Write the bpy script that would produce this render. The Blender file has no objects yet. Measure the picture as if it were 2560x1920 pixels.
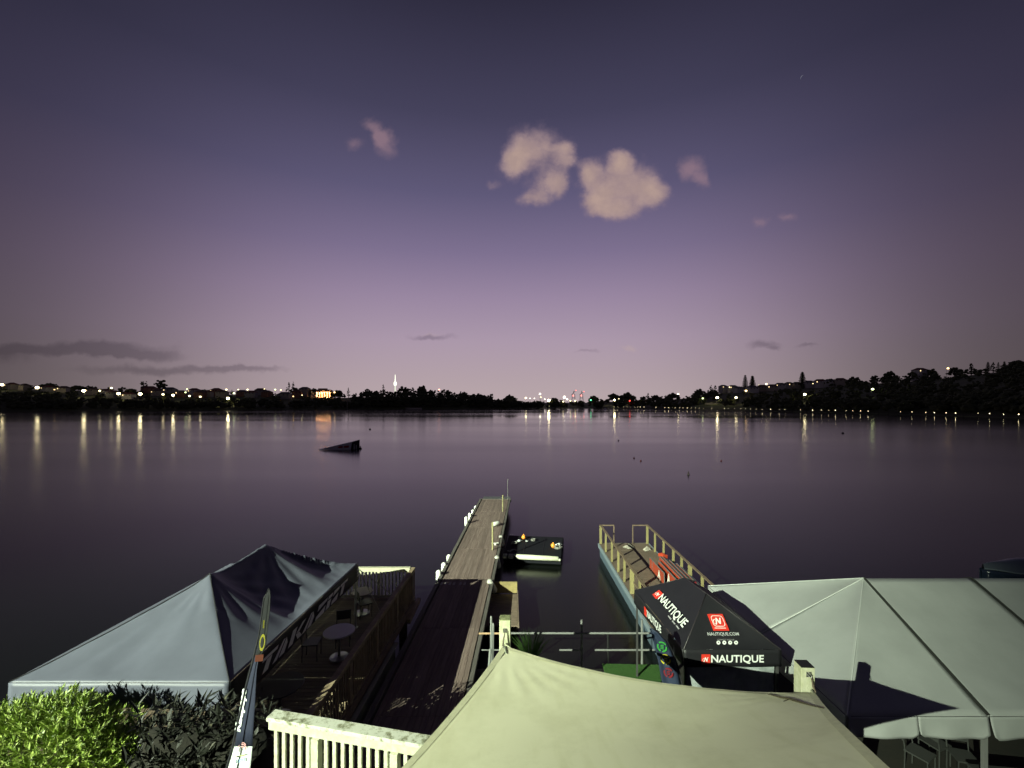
import bpy, bmesh, math, random
from mathutils import Vector, Matrix, noise as mnoise
random.seed(7)
R = math.radians
sc = bpy.context.scene
col = sc.collection

# ------------------------------------------------------------------ camera
CZ = 8.5                 # eye height above the lake
F = 1100.0               # focal length in photo pixels (photo 2560 wide)
cam_d = bpy.data.cameras.new('camera'); cam = bpy.data.objects.new('camera', cam_d)
col.objects.link(cam); sc.camera = cam
cam.location = (0, 0, CZ); cam.rotation_euler = (R(90), 0, 0)
cam_d.sensor_width = 36; cam_d.lens = 36 * F / 2560
cam_d.shift_y = 45 / 2560; cam_d.clip_end = 12000; cam_d.clip_start = 0.05
HOR = 1005.0
def at(px, py, y): return Vector(((px-1280)/F*y, y, CZ-(py-HOR)/F*y))      # point seen at a pixel, y metres out
def zat(py, y): return CZ-(py-HOR)/F*y

# ------------------------------------------------------------------ view
sc.view_settings.view_transform = 'Standard'; sc.view_settings.look = 'None'
sc.view_settings.exposure = 0; sc.view_settings.gamma = 1
sc.view_settings.use_curve_mapping = False
sc.render.engine = 'CYCLES'
sc.cycles.use_denoising = True
sc.cycles.max_bounces = 6; sc.cycles.diffuse_bounces = 3; sc.cycles.glossy_bounces = 3
sc.cycles.sample_clamp_indirect = 4.0
sc.cycles.use_light_tree = True

# ------------------------------------------------------------------ world: dusk sky with a few clouds
w = bpy.data.worlds.new('World'); sc.world = w; w.use_nodes = True
nt = w.node_tree; nt.nodes.clear()
N = lambda t: nt.nodes.new(t)
L = lambda a, b: nt.links.new(a, b)
def M(op, a, b=None, c=None, clamp=False):
    n = N('ShaderNodeMath'); n.operation = op; n.use_clamp = clamp
    for i, v in enumerate((a, b, c)):
        if v is None: continue
        if isinstance(v, (int, float)): n.inputs[i].default_value = v
        else: L(v, n.inputs[i])
    return n.outputs[0]
def ramp(fac, stops, interp='LINEAR'):
    n = N('ShaderNodeValToRGB'); n.color_ramp.interpolation = interp
    e = n.color_ramp.elements
    while len(e) < len(stops): e.new(0.5)
    for k, (p, c) in enumerate(stops):
        e[k].position = p; e[k].color = (*c, 1) if len(c) == 3 else c
    L(fac, n.inputs[0]); return n.outputs[0]
def mixc(f, a, b, mode='MIX'):
    n = N('ShaderNodeMix'); n.data_type = 'RGBA'; n.blend_type = mode
    for s, v in ((0, f), (6, a), (7, b)):
        if isinstance(v, (int, float)): n.inputs[s].default_value = v
        elif isinstance(v, tuple): n.inputs[s].default_value = (*v, 1)
        else: L(v, n.inputs[s])
    return n.outputs[2]
def srgb(r, g, b):
    f = lambda v: v/12.92 if v <= .04045 else ((v+.055)/1.055)**2.4
    return (f(r/255), f(g/255), f(b/255))
geo = N('ShaderNodeNewGeometry'); sep = N('ShaderNodeSeparateXYZ')
tc = N('ShaderNodeTexCoord'); L(tc.outputs['Generated'], sep.inputs[0])
dx, dy, dz = sep.outputs
hyp = M('SQRT', M('ADD', M('MULTIPLY', dx, dx), M('MULTIPLY', dy, dy)))
elev = M('DIVIDE', M('ARCTAN2', dz, hyp), R(60), clamp=True)        # 0..1 for 0..60 degrees up
sky_el = ramp(elev, [(0.0, srgb(184, 167, 169)), (.055, srgb(178, 160, 168)), (.13, srgb(171, 152, 170)), (.22, srgb(153, 135, 161)),
                     (.31, srgb(126, 113, 144)), (.42, srgb(95, 89, 120)), (.55, srgb(69, 66, 91)), (.72, srgb(44, 42, 60)), (1.0, srgb(42, 39, 57))])
# twilight glow is strongest round the azimuth where the sun went down (close to the view axis)
ca = M('DIVIDE', M('ADD', M('MULTIPLY', dx, math.sin(R(-1.5))), M('MULTIPLY', dy, math.cos(R(-1.5)))), M('MAXIMUM', hyp, 1e-4))
s = M('MAXIMUM', M('SUBTRACT', 1.0, ca), 0.0)
fall = M('EXPONENT', M('MULTIPLY', M('POWER', s, 2.0), -19.0))
fall = M('ADD', M('MULTIPLY', fall, .85), .15)
lift = M('SMOOTH_MIN', M('MULTIPLY', M('POWER', elev, 1.7), .74), .74, .1)
fall = M('ADD', M('MULTIPLY', fall, M('SUBTRACT', 1.0, lift)), lift)
sky = mixc(1.0, sky_el, mixc(fall, (0.0, 0.0, 0.0), (1.0, 1.0, 1.0)), 'MULTIPLY')
# faint true twilight sky under the gradient
nish = N('ShaderNodeTexSky'); nish.sky_type = 'NISHITA'; nish.sun_disc = False
nish.sun_elevation = R(-4); nish.sun_rotation = R(2); nish.altitude = 10
sky = mixc(1.0, sky, mixc(1.0, nish.outputs[0], (.01, .01, .01), 'MULTIPLY'), 'ADD')
# clouds: soft lobes in the sky direction, broken up by noise
yy = M('MAXIMUM', dy, .02)
comb = N('ShaderNodeCombineXYZ'); L(M('DIVIDE', dx, yy), comb.inputs[0]); L(M('DIVIDE', dz, yy), comb.inputs[1])
def noise(vec, scale, detail, rough=.6):
    n = N('ShaderNodeTexNoise'); n.inputs['Scale'].default_value = scale; n.inputs['Detail'].default_value = detail
    n.inputs['Roughness'].default_value = rough; L(vec, n.inputs['Vector']); return n
nw = noise(comb.outputs[0], 14, 4)
vm = N('ShaderNodeVectorMath'); vm.operation = 'SUBTRACT'; L(nw.outputs['Color'], vm.inputs[0]); vm.inputs[1].default_value = (.5, .5, .5)
vs = N('ShaderNodeVectorMath'); vs.operation = 'MULTIPLY_ADD'; L(vm.outputs[0], vs.inputs[0]); vs.inputs[1].default_value = (.055, .045, 0); L(comb.outputs[0], vs.inputs[2])
def blobs(lst):
    tot = None
    for px, py, rx, ry, k in lst:
        n = N('ShaderNodeVectorMath'); n.operation = 'MULTIPLY_ADD'
        u0, v0, a, b = (px-1280)/F, (HOR-py)/F, rx/F, ry/F
        L(vs.outputs[0], n.inputs[0]); n.inputs[1].default_value = (1/a, 1/b, 0); n.inputs[2].default_value = (-u0/a, -v0/b, 0)
        l = N('ShaderNodeVectorMath'); l.operation = 'LENGTH'; L(n.outputs[0], l.inputs[0])
        f = M('MULTIPLY', M('SUBTRACT', 1.25, l.outputs['Value'], clamp=True), k)
        tot = f if tot is None else M('ADD', tot, f)
    return tot
def alpha(field, lo, hi, amp, det):
    f = M('ADD', field, M('MULTIPLY', M('SUBTRACT', det.outputs[0], .5), amp))
    n = N('ShaderNodeMapRange'); n.interpolation_type = 'SMOOTHSTEP'
    n.inputs[1].default_value = lo; n.inputs[2].default_value = hi; L(f, n.inputs[0])
    return M('MULTIPLY', n.outputs[0], M('GREATER_THAN', field, 1e-4))
nd = noise(comb.outputs[0], 17, 8, .6)
nd2 = noise(comb.outputs[0], 11, 4, .55); nd3 = noise(comb.outputs[0], 30, 5, .6)
cloud_big = blobs([(1341,370,88,62,1),(1295,390,48,46,.8),(1417,398,38,27,.9),(1411,366,42,16,.7),(1282,428,40,40,.8),(1240,464,24,14,.6),
                   (1364,470,50,50,.85),(1330,503,40,22,.7),(1395,455,30,38,.75),
                   (1552,466,104,80,1.35),(1558,400,36,32,1),(1474,432,32,34,1),(1636,489,48,34,1),(1544,530,58,24,.8),(1492,500,38,38,.8)])
cloud_thin = blobs([(930,309,30,20,.6),(971,359,28,38,.7),(954,335,24,26,.6),(884,359,34,20,.48),(1729,425,38,34,.85),(1758,455,20,22,.7),(1969,544,32,15,.55),(1900,556,22,11,.45)])
cloud_low = blobs([(200,872,250,20,.8),(330,888,150,14,.7),(430,925,270,15,.65),(20,888,90,30,.45),(600,925,120,7,.4),(1079,840,66,9,.55),(1467,879,32,5,.4),(1909,861,52,11,.6),(1940,872,20,8,.5),(2023,866,36,7,.5)])
cloud_pale = blobs([(1573,872,26,11,.5),(1079,832,40,6,.3)])
a1 = alpha(cloud_big, .10, 1.15, 1.2, nd); a2 = alpha(cloud_thin, .04, 1.0, .7, nd); a3 = alpha(cloud_low, .06, .7, .35, nd2); a4 = alpha(cloud_pale, .05, .7, .3, nd)
sky = mixc(M('MULTIPLY', a3, .62), sky, mixc(1.0, sky, (.47, .46, .50), 'MULTIPLY'))
sky = mixc(M('MULTIPLY', a4, .35), sky, srgb(196, 172, 160))
sky = mixc(M('MULTIPLY', a2, .62), sky, srgb(158, 128, 138))
ccol = mixc(M('MULTIPLY', M('ADD', cloud_big, M('SUBTRACT', nd.outputs[0], .5)), .62, clamp=True), srgb(138, 118, 140), srgb(196, 168, 154))
ccol = mixc(M('MULTIPLY', M('SUBTRACT', nd3.outputs[0], .42), 2.2, clamp=True), mixc(1.0, ccol, (.80, .80, .86), 'MULTIPLY'), ccol)
sky = mixc(M('MULTIPLY', a1, .9), sky, ccol)
bg = N('ShaderNodeBackground'); L(sky, bg.inputs[0]); bg.inputs[1].default_value = 1.0
wo = N('ShaderNodeOutputWorld'); L(bg.outputs[0], wo.inputs[0])
w.cycles.sampling_method = 'MANUAL'; w.cycles.sample_map_resolution = 512

# ------------------------------------------------------------------ materials
MATS = {}
def mat(name, c, rough=.7, var=.0, vscale=6.0, bump=.0, bscale=40.0, metal=0.0, emit=None, estr=0.0, stretch=None, c2=None, spec=.5, coord='Object', sheen=0, trans=0, det=5.0, alpha_=1.0):
    if name in MATS: return MATS[name]
    m = bpy.data.materials.new(name); m.use_nodes = True; MATS[name] = m
    t = m.node_tree; p = t.nodes['Principled BSDF']
    p.inputs['Base Color'].default_value = (*c, 1); p.inputs['Roughness'].default_value = rough
    p.inputs['Metallic'].default_value = metal; p.inputs['Specular IOR Level'].default_value = spec
    if sheen: p.inputs['Sheen Weight'].default_value = sheen
    if trans: p.inputs['Transmission Weight'].default_value = trans
    if emit: p.inputs['Emission Color'].default_value = (*emit, 1); p.inputs['Emission Strength'].default_value = estr
    if var or bump or c2:
        tcn = t.nodes.new('ShaderNodeTexCoord'); v = tcn.outputs[coord]
        oi = t.nodes.new('ShaderNodeObjectInfo')
        mp = t.nodes.new('ShaderNodeMapping'); t.links.new(v, mp.inputs[0])
        if stretch: mp.inputs['Scale'].default_value = stretch
        ad = t.nodes.new('ShaderNodeVectorMath'); ad.operation = 'SCALE'; ad.inputs['Scale'].default_value = 37.0
        cx = t.nodes.new('ShaderNodeCombineXYZ')
        for k in range(3): t.links.new(oi.outputs['Random'], cx.inputs[k])
        t.links.new(cx.outputs[0], ad.inputs[0])
        av = t.nodes.new('ShaderNodeVectorMath'); av.operation = 'ADD'
        t.links.new(mp.outputs[0], av.inputs[0]); t.links.new(ad.outputs[0], av.inputs[1])
        v = av.outputs[0]
        n1 = t.nodes.new('ShaderNodeTexNoise'); n1.inputs['Scale'].default_value = vscale; n1.inputs['Detail'].default_value = det; n1.inputs['Roughness'].default_value = .62
        t.links.new(v, n1.inputs['Vector'])
        rp = t.nodes.new('ShaderNodeValToRGB'); rp.color_ramp.elements[0].position = .3; rp.color_ramp.elements[1].position = .7
        lo = c2 if c2 else tuple(max(0, x*(1-var)) for x in c); hi = c if c2 else tuple(min(1, x*(1+var)) for x in c)
        rp.color_ramp.elements[0].color = (*lo, 1); rp.color_ramp.elements[1].color = (*hi, 1)
        t.links.new(n1.outputs[0], rp.inputs[0])
        # each piece a little different
        hs = t.nodes.new('ShaderNodeHueSaturation'); t.links.new(rp.outputs[0], hs.inputs['Color'])
        mr = t.nodes.new('ShaderNodeMapRange'); mr.inputs[3].default_value = 1-var*.6; mr.inputs[4].default_value = 1+var*.6
        t.links.new(oi.outputs['Random'], mr.inputs[0]); t.links.new(mr.outputs[0], hs.inputs['Value'])
        t.links.new(hs.outputs[0], p.inputs['Base Color'])
        if bump:
            n2 = t.nodes.new('ShaderNodeTexNoise'); n2.inputs['Scale'].default_value = bscale; n2.inputs['Detail'].default_value = 4
            t.links.new(v, n2.inputs['Vector'])
            b = t.nodes.new('ShaderNodeBump'); b.inputs['Strength'].default_value = bump; b.inputs['Distance'].default_value = .02
            t.links.new(n2.outputs[0], b.inputs['Height']); t.links.new(b.outputs[0], p.inputs['Normal'])
    return m

def emis(name, c, s):
    if name in MATS: return MATS[name]
    m = bpy.data.materials.new(name); m.use_nodes = True; MATS[name] = m
    t = m.node_tree; t.nodes.clear()
    e = t.nodes.new('ShaderNodeEmission'); e.inputs[0].default_value = (*c, 1); e.inputs[1].default_value = s
    o = t.nodes.new('ShaderNodeOutputMaterial'); t.links.new(e.outputs[0], o.inputs[0]); return m

# ------------------------------------------------------------------ mesh helpers
def tag(o, label=None, cat=None, group=None, kind=None):
    if label: o['label'] = label
    if cat: o['category'] = cat
    if group: o['group'] = group
    if kind: o['kind'] = kind
    return o
def thing(name, loc, label, cat, group=None, kind=None):
    o = bpy.data.objects.new(name, None); col.objects.link(o); o.location = loc
    o.empty_display_size = .2
    return tag(o, label, cat, group, kind)
def woff(o):
    v = Vector((0, 0, 0))
    while o is not None: v += Vector(o.location); o = o.parent
    return v
class MB:
    def __init__(s): s.v = []; s.f = []
    def add(s, vs, fs):
        k = len(s.v); s.v += [Vector(p) for p in vs]; s.f += [tuple(i+k for i in f) for f in fs]; return s
    def box(s, c, d, rz=0.0, M_=None):
        hx, hy, hz = d[0]/2, d[1]/2, d[2]/2
        vs = [Vector((x, y, z)) for x in (-hx, hx) for y in (-hy, hy) for z in (-hz, hz)]
        m = M_ if M_ is not None else Matrix.Rotation(rz, 3, 'Z')
        vs = [m @ p + Vector(c) for p in vs]
        return s.add(vs, [(0,1,3,2),(4,6,7,5),(0,4,5,1),(2,3,7,6),(0,2,6,4),(1,5,7,3)])
    def bar(s, a, b, wd, ht, up=(0,0,1)):
        a, b = Vector(a), Vector(b); d = b-a; l = d.length; y = d.normalized()
        x = y.cross(Vector(up));  x = x.normalized() if x.length > 1e-5 else Vector((1,0,0)); z = x.cross(y)
        m = Matrix((x, y, z)).transposed()
        return s.box((a+b)/2, (wd, l, ht), M_=m)
    def tube(s, pts, r, n=8, cap=True):
        pts = [Vector(p) for p in pts]; rs = r if isinstance(r, (list, tuple)) else [r]*len(pts)
        k = len(s.v); prev = None
        for i, p in enumerate(pts):
            d = (pts[min(i+1, len(pts)-1)]-pts[max(i-1, 0)]).normalized()
            ref = Vector((0,0,1)) if abs(d.z) < .95 else Vector((1,0,0))
            x = d.cross(ref).normalized(); y = d.cross(x)
            for j in range(n):
                a = 2*math.pi*j/n; s.v.append(p+(x*math.cos(a)+y*math.sin(a))*rs[i])
        for i in range(len(pts)-1):
            for j in range(n):
                s.f.append((k+i*n+j, k+i*n+(j+1)%n, k+(i+1)*n+(j+1)%n, k+(i+1)*n+j))
        if cap:
            s.f.append(tuple(k+j for j in range(n))[::-1]); s.f.append(tuple(k+(len(pts)-1)*n+j for j in range(n)))
        return s
    def lathe(s, c, prof, n=16):
        k = len(s.v); c = Vector(c)
        for r, z in prof:
            for j in range(n):
                a = 2*math.pi*j/n; s.v.append(c+Vector((r*math.cos(a), r*math.sin(a), z)))
        for i in range(len(prof)-1):
            for j in range(n):
                s.f.append((k+i*n+j, k+i*n+(j+1)%n, k+(i+1)*n+(j+1)%n, k+(i+1)*n+j))
        s.f.append(tuple(k+j for j in range(n))[::-1]); s.f.append(tuple(k+(len(prof)-1)*n+j for j in range(n)))
        return s
    def grid(s, fn, nu, nv, thick=0.0):
        k = len(s.v)
        P = [[Vector(fn(i/nu, j/nv)) for j in range(nv+1)] for i in range(nu+1)]
        for r in P: s.v += r
        q = lambda i, j: k+i*(nv+1)+j
        for i in range(nu):
            for j in range(nv): s.f.append((q(i,j), q(i+1,j), q(i+1,j+1), q(i,j+1)))
        return s
    def sphere(s, c, r, nu=10, nv=7, sc_=(1,1,1)):
        return s.lathe(c, [], 3) if False else s._sph(Vector(c), r, nu, nv, sc_)
    def _sph(s, c, r, nu, nv, q):
        k = len(s.v)
        for i in range(1, nv):
            t = math.pi*i/nv
            for j in range(nu):
                a = 2*math.pi*j/nu
                s.v.append(c+Vector((r*q[0]*math.sin(t)*math.cos(a), r*q[1]*math.sin(t)*math.sin(a), r*q[2]*math.cos(t))))
        s.v += [c+Vector((0,0,r*q[2])), c-Vector((0,0,r*q[2]))]; T = len(s.v)-2
        for i in range(nv-2):
            for j in range(nu):
                s.f.append((k+i*nu+j, k+(i+1)*nu+j, k+(i+1)*nu+(j+1)%nu, k+i*nu+(j+1)%nu))
        for j in range(nu):
            s.f.append((T, k+j, k+(j+1)%nu)); s.f.append((T+1, k+(nv-2)*nu+(j+1)%nu, k+(nv-2)*nu+j))
        return s
    def mesh(s, name, m, off=Vector((0,0,0)), smooth=False):
        me = bpy.data.meshes.new(name); me.from_pydata([tuple(p-off) for p in s.v], [], s.f); me.update()
        me.materials.append(m)
        if smooth: me.polygons.foreach_set('use_smooth', [True]*len(me.polygons))
        return me
    def build(s, name, m, parent=None, smooth=False, origin=None, solid=0.0, bevel=0.0, kind=None):
        off = woff(parent) if parent else Vector((0,0,0))
        loc = Vector((0,0,0))
        if origin is not None: loc = Vector(origin)-off
        o = bpy.data.objects.new(name, s.mesh(name, m, off+loc, smooth)); col.objects.link(o)
        o.location = loc; o.parent = parent
        if solid:
            md = o.modifiers.new('t', 'SOLIDIFY'); md.thickness = solid; md.offset = 0
        if bevel:
            md = o.modifiers.new('b', 'BEVEL'); md.width = bevel; md.segments = 2; md.limit_method = 'ANGLE'
        if kind: o['kind'] = kind
        return o
def piece(name, me, parent, loc, rz=0.0, rx=0.0, ry=0.0):        # a copy that shares mesh data; loc in world
    o = bpy.data.objects.new(name, me); col.objects.link(o); o.parent = parent
    o.location = Vector(loc)-(woff(parent) if parent else Vector((0,0,0))); o.rotation_euler = (rx, ry, rz); return o

def text2d(txt, bold=.0, shear=0.0, space=1.0):
    cu = bpy.data.curves.new('t', 'FONT'); cu.body = txt; cu.size = 1; cu.offset = bold; cu.shear = shear
    cu.space_character = space; cu.resolution_u = 3
    o = bpy.data.objects.new('t', cu); col.objects.link(o)
    dg = bpy.context.evaluated_depsgraph_get(); me = bpy.data.meshes.new_from_object(o.evaluated_get(dg))
    vs = [v.co.copy() for v in me.vertices]; fs = [tuple(p.vertices) for p in me.polygons]
    bpy.data.objects.remove(o); bpy.data.curves.remove(cu); bpy.data.meshes.remove(me)
    x0 = min(v.x for v in vs); x1 = max(v.x for v in vs); y0 = min(v.y for v in vs); y1 = max(v.y for v in vs)
    return [((v.x-x0)/(x1-x0), (v.y-y0)/(y1-y0)) for v in vs], fs
def lay(shape, bl, br, tl, lift=.006):           # map a unit-square drawing onto the plane of three world points
    bl, br, tl = Vector(bl), Vector(br), Vector(tl)
    n = (br-bl).cross(tl-bl).normalized()
    if n.dot(Vector((0,0,CZ))-bl) < 0: n = -n
    m = MB(); vs = [bl+(br-bl)*u+(tl-bl)*v+n*lift for u, v in shape[0]]
    return m.add(vs, shape[1])
def hit(px, py, p, n):                            # where the sight line through a pixel meets a plane (to find the lettering's size on its face)
    d = at(px, py, 1.0)-Vector((0,0,CZ)); n = Vector(n)
    t = (Vector(p)-Vector((0,0,CZ))).dot(n)/d.dot(n); return Vector((0,0,CZ))+d*t
def ring2d(n=28, r0=.38, r1=.5, a0=0, a1=2*math.pi):
    vs = []; fs = []
    for i in range(n+1):
        a = a0+(a1-a0)*i/n
        for r in (r0, r1): vs.append((.5+r*math.cos(a), .5+r*math.sin(a)))
    for i in range(n): fs.append((2*i, 2*i+1, 2*i+3, 2*i+2))
    return vs, fs
def disc2d(n=20): return [(.5+.5*math.cos(2*math.pi*i/n), .5+.5*math.sin(2*math.pi*i/n)) for i in range(n)], [tuple(range(n))]
SQ = ([(0,0),(1,0),(1,1),(0,1)], [(0,1,2,3)])
def frame2d(t=.08, r=.25):
    out = []; inn = []
    def rr(x0, x1, rad):
        p = []
        for cx, cy, a in ((x1-rad, x1-rad, 0), (x0+rad, x1-rad, 90), (x0+rad, x0+rad, 180), (x1-rad, x0+rad, 270)):
            for k in range(6): p.append((cx+rad*math.cos(R(a+18*k)), cy+rad*math.sin(R(a+18*k))))
        return p
    a = rr(0, 1, r); b = rr(t, 1-t, max(r-t, .02)); n = len(a)
    return a+b, [(i, (i+1)%n, n+(i+1)%n, n+i) for i in range(n)]
ORD = ['first','second','third','fourth','fifth','sixth','seventh','eighth','ninth','tenth','eleventh','twelfth','thirteenth','fourteenth','fifteenth','sixteenth','seventeenth','eighteenth','nineteenth','twentieth']
for t_ in ('twenty','thirty','forty','fifty'):
    for q_ in ORD[:9]: ORD.append(t_+'-'+q_)
    ORD.append({'twenty':'thirtieth','thirty':'fortieth','forty':'fiftieth','fifty':'sixtieth'}[t_])

# ------------------------------------------------------------------ the floodlight mast up the slope behind (its beam lights the shore)
MAST = Vector((-156, -160, 104)); AIM = Vector((-10, 14, 2))
def floodlight():
    t = thing('floodlight_mast', (MAST.x, MAST.y, 76), 'tall grey floodlight mast on the slope behind the shore', 'floodlight')
    MB().tube([(MAST.x, MAST.y, 70), (MAST.x, MAST.y, 104.4)], [.22, .1], 10).build('pole', mat('galv', (.45,.46,.46), .45, metal=.8), t)
    d = (AIM-MAST).normalized()
    MB().bar(MAST-d*.45, MAST-d*.12, .7, .5).build('lamp_housing', mat('housing', (.05,.05,.05), .5), t)
    MB().bar((MAST.x-.9, MAST.y, 103.6), (MAST.x+.9, MAST.y, 103.6), .1, .1).build('crossarm', MATS['galv'], t)
    ld = bpy.data.lights.new('floodlight_beam', 'SPOT'); ld.energy = 1.3e7; ld.shadow_soft_size = .35
    ld.color = (.89, 1.0, .75); ld.spot_size = R(10.2); ld.spot_blend = 1.0
    lo = bpy.data.objects.new('floodlight_beam', ld); col.objects.link(lo); lo.parent = t
    lo.location = MAST-Vector(t.location); lo.rotation_euler = d.to_track_quat('-Z', 'Y').to_euler()
floodlight()

# ================================================================== SETTING
# ---- lake
def water():
    m = bpy.data.materials.new('lake_water'); m.use_nodes = True; t = m.node_tree; p = t.nodes['Principled BSDF']
    p.inputs['Base Color'].default_value = (.004, .005, .004, 1); p.inputs['Roughness'].default_value = .085
    p.inputs['IOR'].default_value = 1.33; p.inputs['Specular IOR Level'].default_value = .5
    tcn = t.nodes.new('ShaderNodeTexCoord'); mp = t.nodes.new('ShaderNodeMapping'); t.links.new(tcn.outputs['Object'], mp.inputs[0])
    mp.inputs['Scale'].default_value = (.35, .9, 1)
    n = t.nodes.new('ShaderNodeTexNoise'); n.inputs['Scale'].default_value = .9; n.inputs['Detail'].default_value = 3
    t.links.new(mp.outputs[0], n.inputs['Vector'])
    # broad calm and ruffled patches, long in x
    mp2 = t.nodes.new('ShaderNodeMapping'); t.links.new(tcn.outputs['Object'], mp2.inputs[0]); mp2.inputs['Scale'].default_value = (.004, .022, 1); mp2.inputs['Rotation'].default_value = (0, 0, R(4))
    n2 = t.nodes.new('ShaderNodeTexNoise'); n2.inputs['Scale'].default_value = 1.0; n2.inputs['Detail'].default_value = 3; t.links.new(mp2.outputs[0], n2.inputs['Vector'])
    mr = t.nodes.new('ShaderNodeMapRange'); mr.inputs[1].default_value = .35; mr.inputs[2].default_value = .68; mr.inputs[3].default_value = -.03; mr.inputs[4].default_value = .04
    sp = t.nodes.new('ShaderNodeSeparateXYZ'); t.links.new(tcn.outputs['Object'], sp.inputs[0])
    # light breeze near the landing, calmer towards the far shore
    m2 = t.nodes.new('ShaderNodeMapRange'); m2.inputs[1].default_value = 25; m2.inputs[2].default_value = 260; m2.inputs[3].default_value = .23; m2.inputs[4].default_value = .085
    t.links.new(sp.outputs[1], m2.inputs[0])
    ad = t.nodes.new('ShaderNodeMath'); ad.operation = 'ADD'; t.links.new(m2.outputs[0], ad.inputs[1])
    t.links.new(n2.outputs[0], mr.inputs[0]); t.links.new(mr.outputs[0], ad.inputs[0]); t.links.new(ad.outputs[0], p.inputs['Roughness'])
    b = t.nodes.new('ShaderNodeBump'); b.inputs['Strength'].default_value = .03; b.inputs['Distance'].default_value = .1
    t.links.new(n.outputs[0], b.inputs['Height']); t.links.new(b.outputs[0], p.inputs['Normal'])
    o = MB().add([(-4500, -200, 0), (4500, -200, 0), (4500, 9000, 0), (-4500, 9000, 0)], [(0,1,2,3)]).build('lake_water', m)
    tag(o, 'still dark lake reflecting the purple dusk sky', None, None, 'structure')
water()

# ---- near bank
def sm(a, b, x):
    t = min(1, max(0, (x-a)/(b-a))); return t*t*(3-2*t)
def near_h(x, y):
    shore = 13.3 + (2.7*sm(4.3, 6, x)) - 20*sm(40, 55, x) - 16*sm(-14, -30, x)
    if x < -1.2: shore = min(shore, 13.3 - 4.5*sm(-1.2, -3.4, x) + (0 if x > -10 else -2))
    flat = .72 - .35*sm(5, 7, x)
    h = flat + 2.4*sm(8.3, 4.8, y)
    h += (1.92*sm(7.75, 7.5, y)*(1-sm(7.2, 6.5, y)))*sm(-3.3, -4.0, x)*sm(-6.7, -6.1, x)  # narrow ridge added to keep the beam off the deck floor and jetty
    h += 2.0*sm(3.6, 0, y) + 1.3*sm(-1, -6, y)
    if y < -6: h += (-6-y)*.42
    h += .05*mnoise.noise(Vector((x*.7, y*.7, 0)))
    h -= (flat+.9)*sm(shore-.5, shore+1.2, y)
    return h
def near_bank():
    xs = [-220, -180, -150, -125, -100, -75, -55, -42]+[-32+.5*i for i in range(129)]+[42, 55, 75, 100, 130]
    ys = [-210, -180, -150, -120, -95, -75, -60, -45, -33, -24, -17, -12]+[-8+.45*i for i in range(58)]
    vs = [(x, y, near_h(x, y)) for y in ys for x in xs]; nx = len(xs)
    fs = [(j*nx+i, j*nx+i+1, (j+1)*nx+i+1, (j+1)*nx+i) for j in range(len(ys)-1) for i in range(nx-1)]
    m = mat('soil', (.016,.014,.009), .95, c2=(.009,.010,.006), var=.2, vscale=2.2, bump=.6, bscale=14)
    tag(MB().add(vs, fs).build('ground', m, smooth=True), 'dark earth bank sloping down to the lake edge', None, None, 'structure')
near_bank()

# ---- far shore
def lerp_tab(tab, x):
    if x <= tab[0][0]: return tab[0][1]
    for (a, va), (b, vb) in zip(tab, tab[1:]):
        if x <= b:
            t = (x-a)/(b-a); return va+(vb-va)*t
    return tab[-1][1]
SHORE = [(-900, 1034), (0, 1028), (640, 1025), (1000, 1022.5), (1300, 1021), (1560, 1021), (1800, 1026), (2000, 1030.5), (2300, 1037.5), (2560, 1046), (3400, 1090)]
SKY = [(-900, 950), (0, 964), (250, 968), (500, 976), (700, 980), (850, 986), (950, 984), (1050, 982), (1100, 986), (1190, 995), (1300, 1002), (1400, 1005), (1480, 1004), (1540, 998), (1600, 1000), (1650, 994), (1720, 987), (1790, 976), (1850, 969), (1950, 963), (2050, 960), (2200, 948), (2300, 941), (2400, 930), (2500, 918), (2560, 910), (3400, 830)]
def shore_y(px): return CZ*F/(lerp_tab(SHORE, px)-HOR)
def ridge_off(px): return lerp_tab([(0, 190), (900, 120), (1200, 90), (1500, 120), (1800, 220), (2560, 230)], px)
def ridge_z(px):
    y = shore_y(px)+ridge_off(px); return max(1.5, zat(lerp_tab(SKY, px), y)-5)
def land_h(px, y):
    ys = shore_y(px); t = (y-ys)/ridge_off(px)
    if t < 0: return -1.0+0.0*t if t < -.05 else .5*t*20-.0
    z = ridge_z(px)
    if t <= 1: return .5+(z-.5)*(t**.8)
    return z*(1-.35*min(1, (t-1)/3))
def far_land():
    pxs = [-900+20*i for i in range(216)]
    ts = [-.12, -.04, 0, .06, .12, .2, .3, .4, .5, .6, .7, .8, .9, 1, 1.2, 1.6, 2.4, 4, 7, 14, 30]
    vs = []; 
    for t in ts:
        for px in pxs:
            y = shore_y(px)+ridge_off(px)*t
            vs.append(((px-1280)/F*y, y, land_h(px, y)))
    n = len(pxs); fs = [(j*n+i, j*n+i+1, (j+1)*n+i+1, (j+1)*n+i) for j in range(len(ts)-1) for i in range(n-1)]
    m = mat('far_grass', (.10,.115,.04), .95, var=.35, vscale=.05, c2=(.05,.06,.024))
    tag(MB().add(vs, fs).build('hill', m, smooth=True), 'low dark hills along the far side of the lake', None, None, 'structure')
far_land()
def march(px, py, above):                # where on the far slope something standing `above` metres high shows at this pixel
    ys = shore_y(px); ro = ridge_off(px)
    for k in range(0, 130):
        y = ys+ro*k/100
        if land_h(px, y)+above >= zat(py, y): return y
    return ys+ro*1.0

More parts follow.
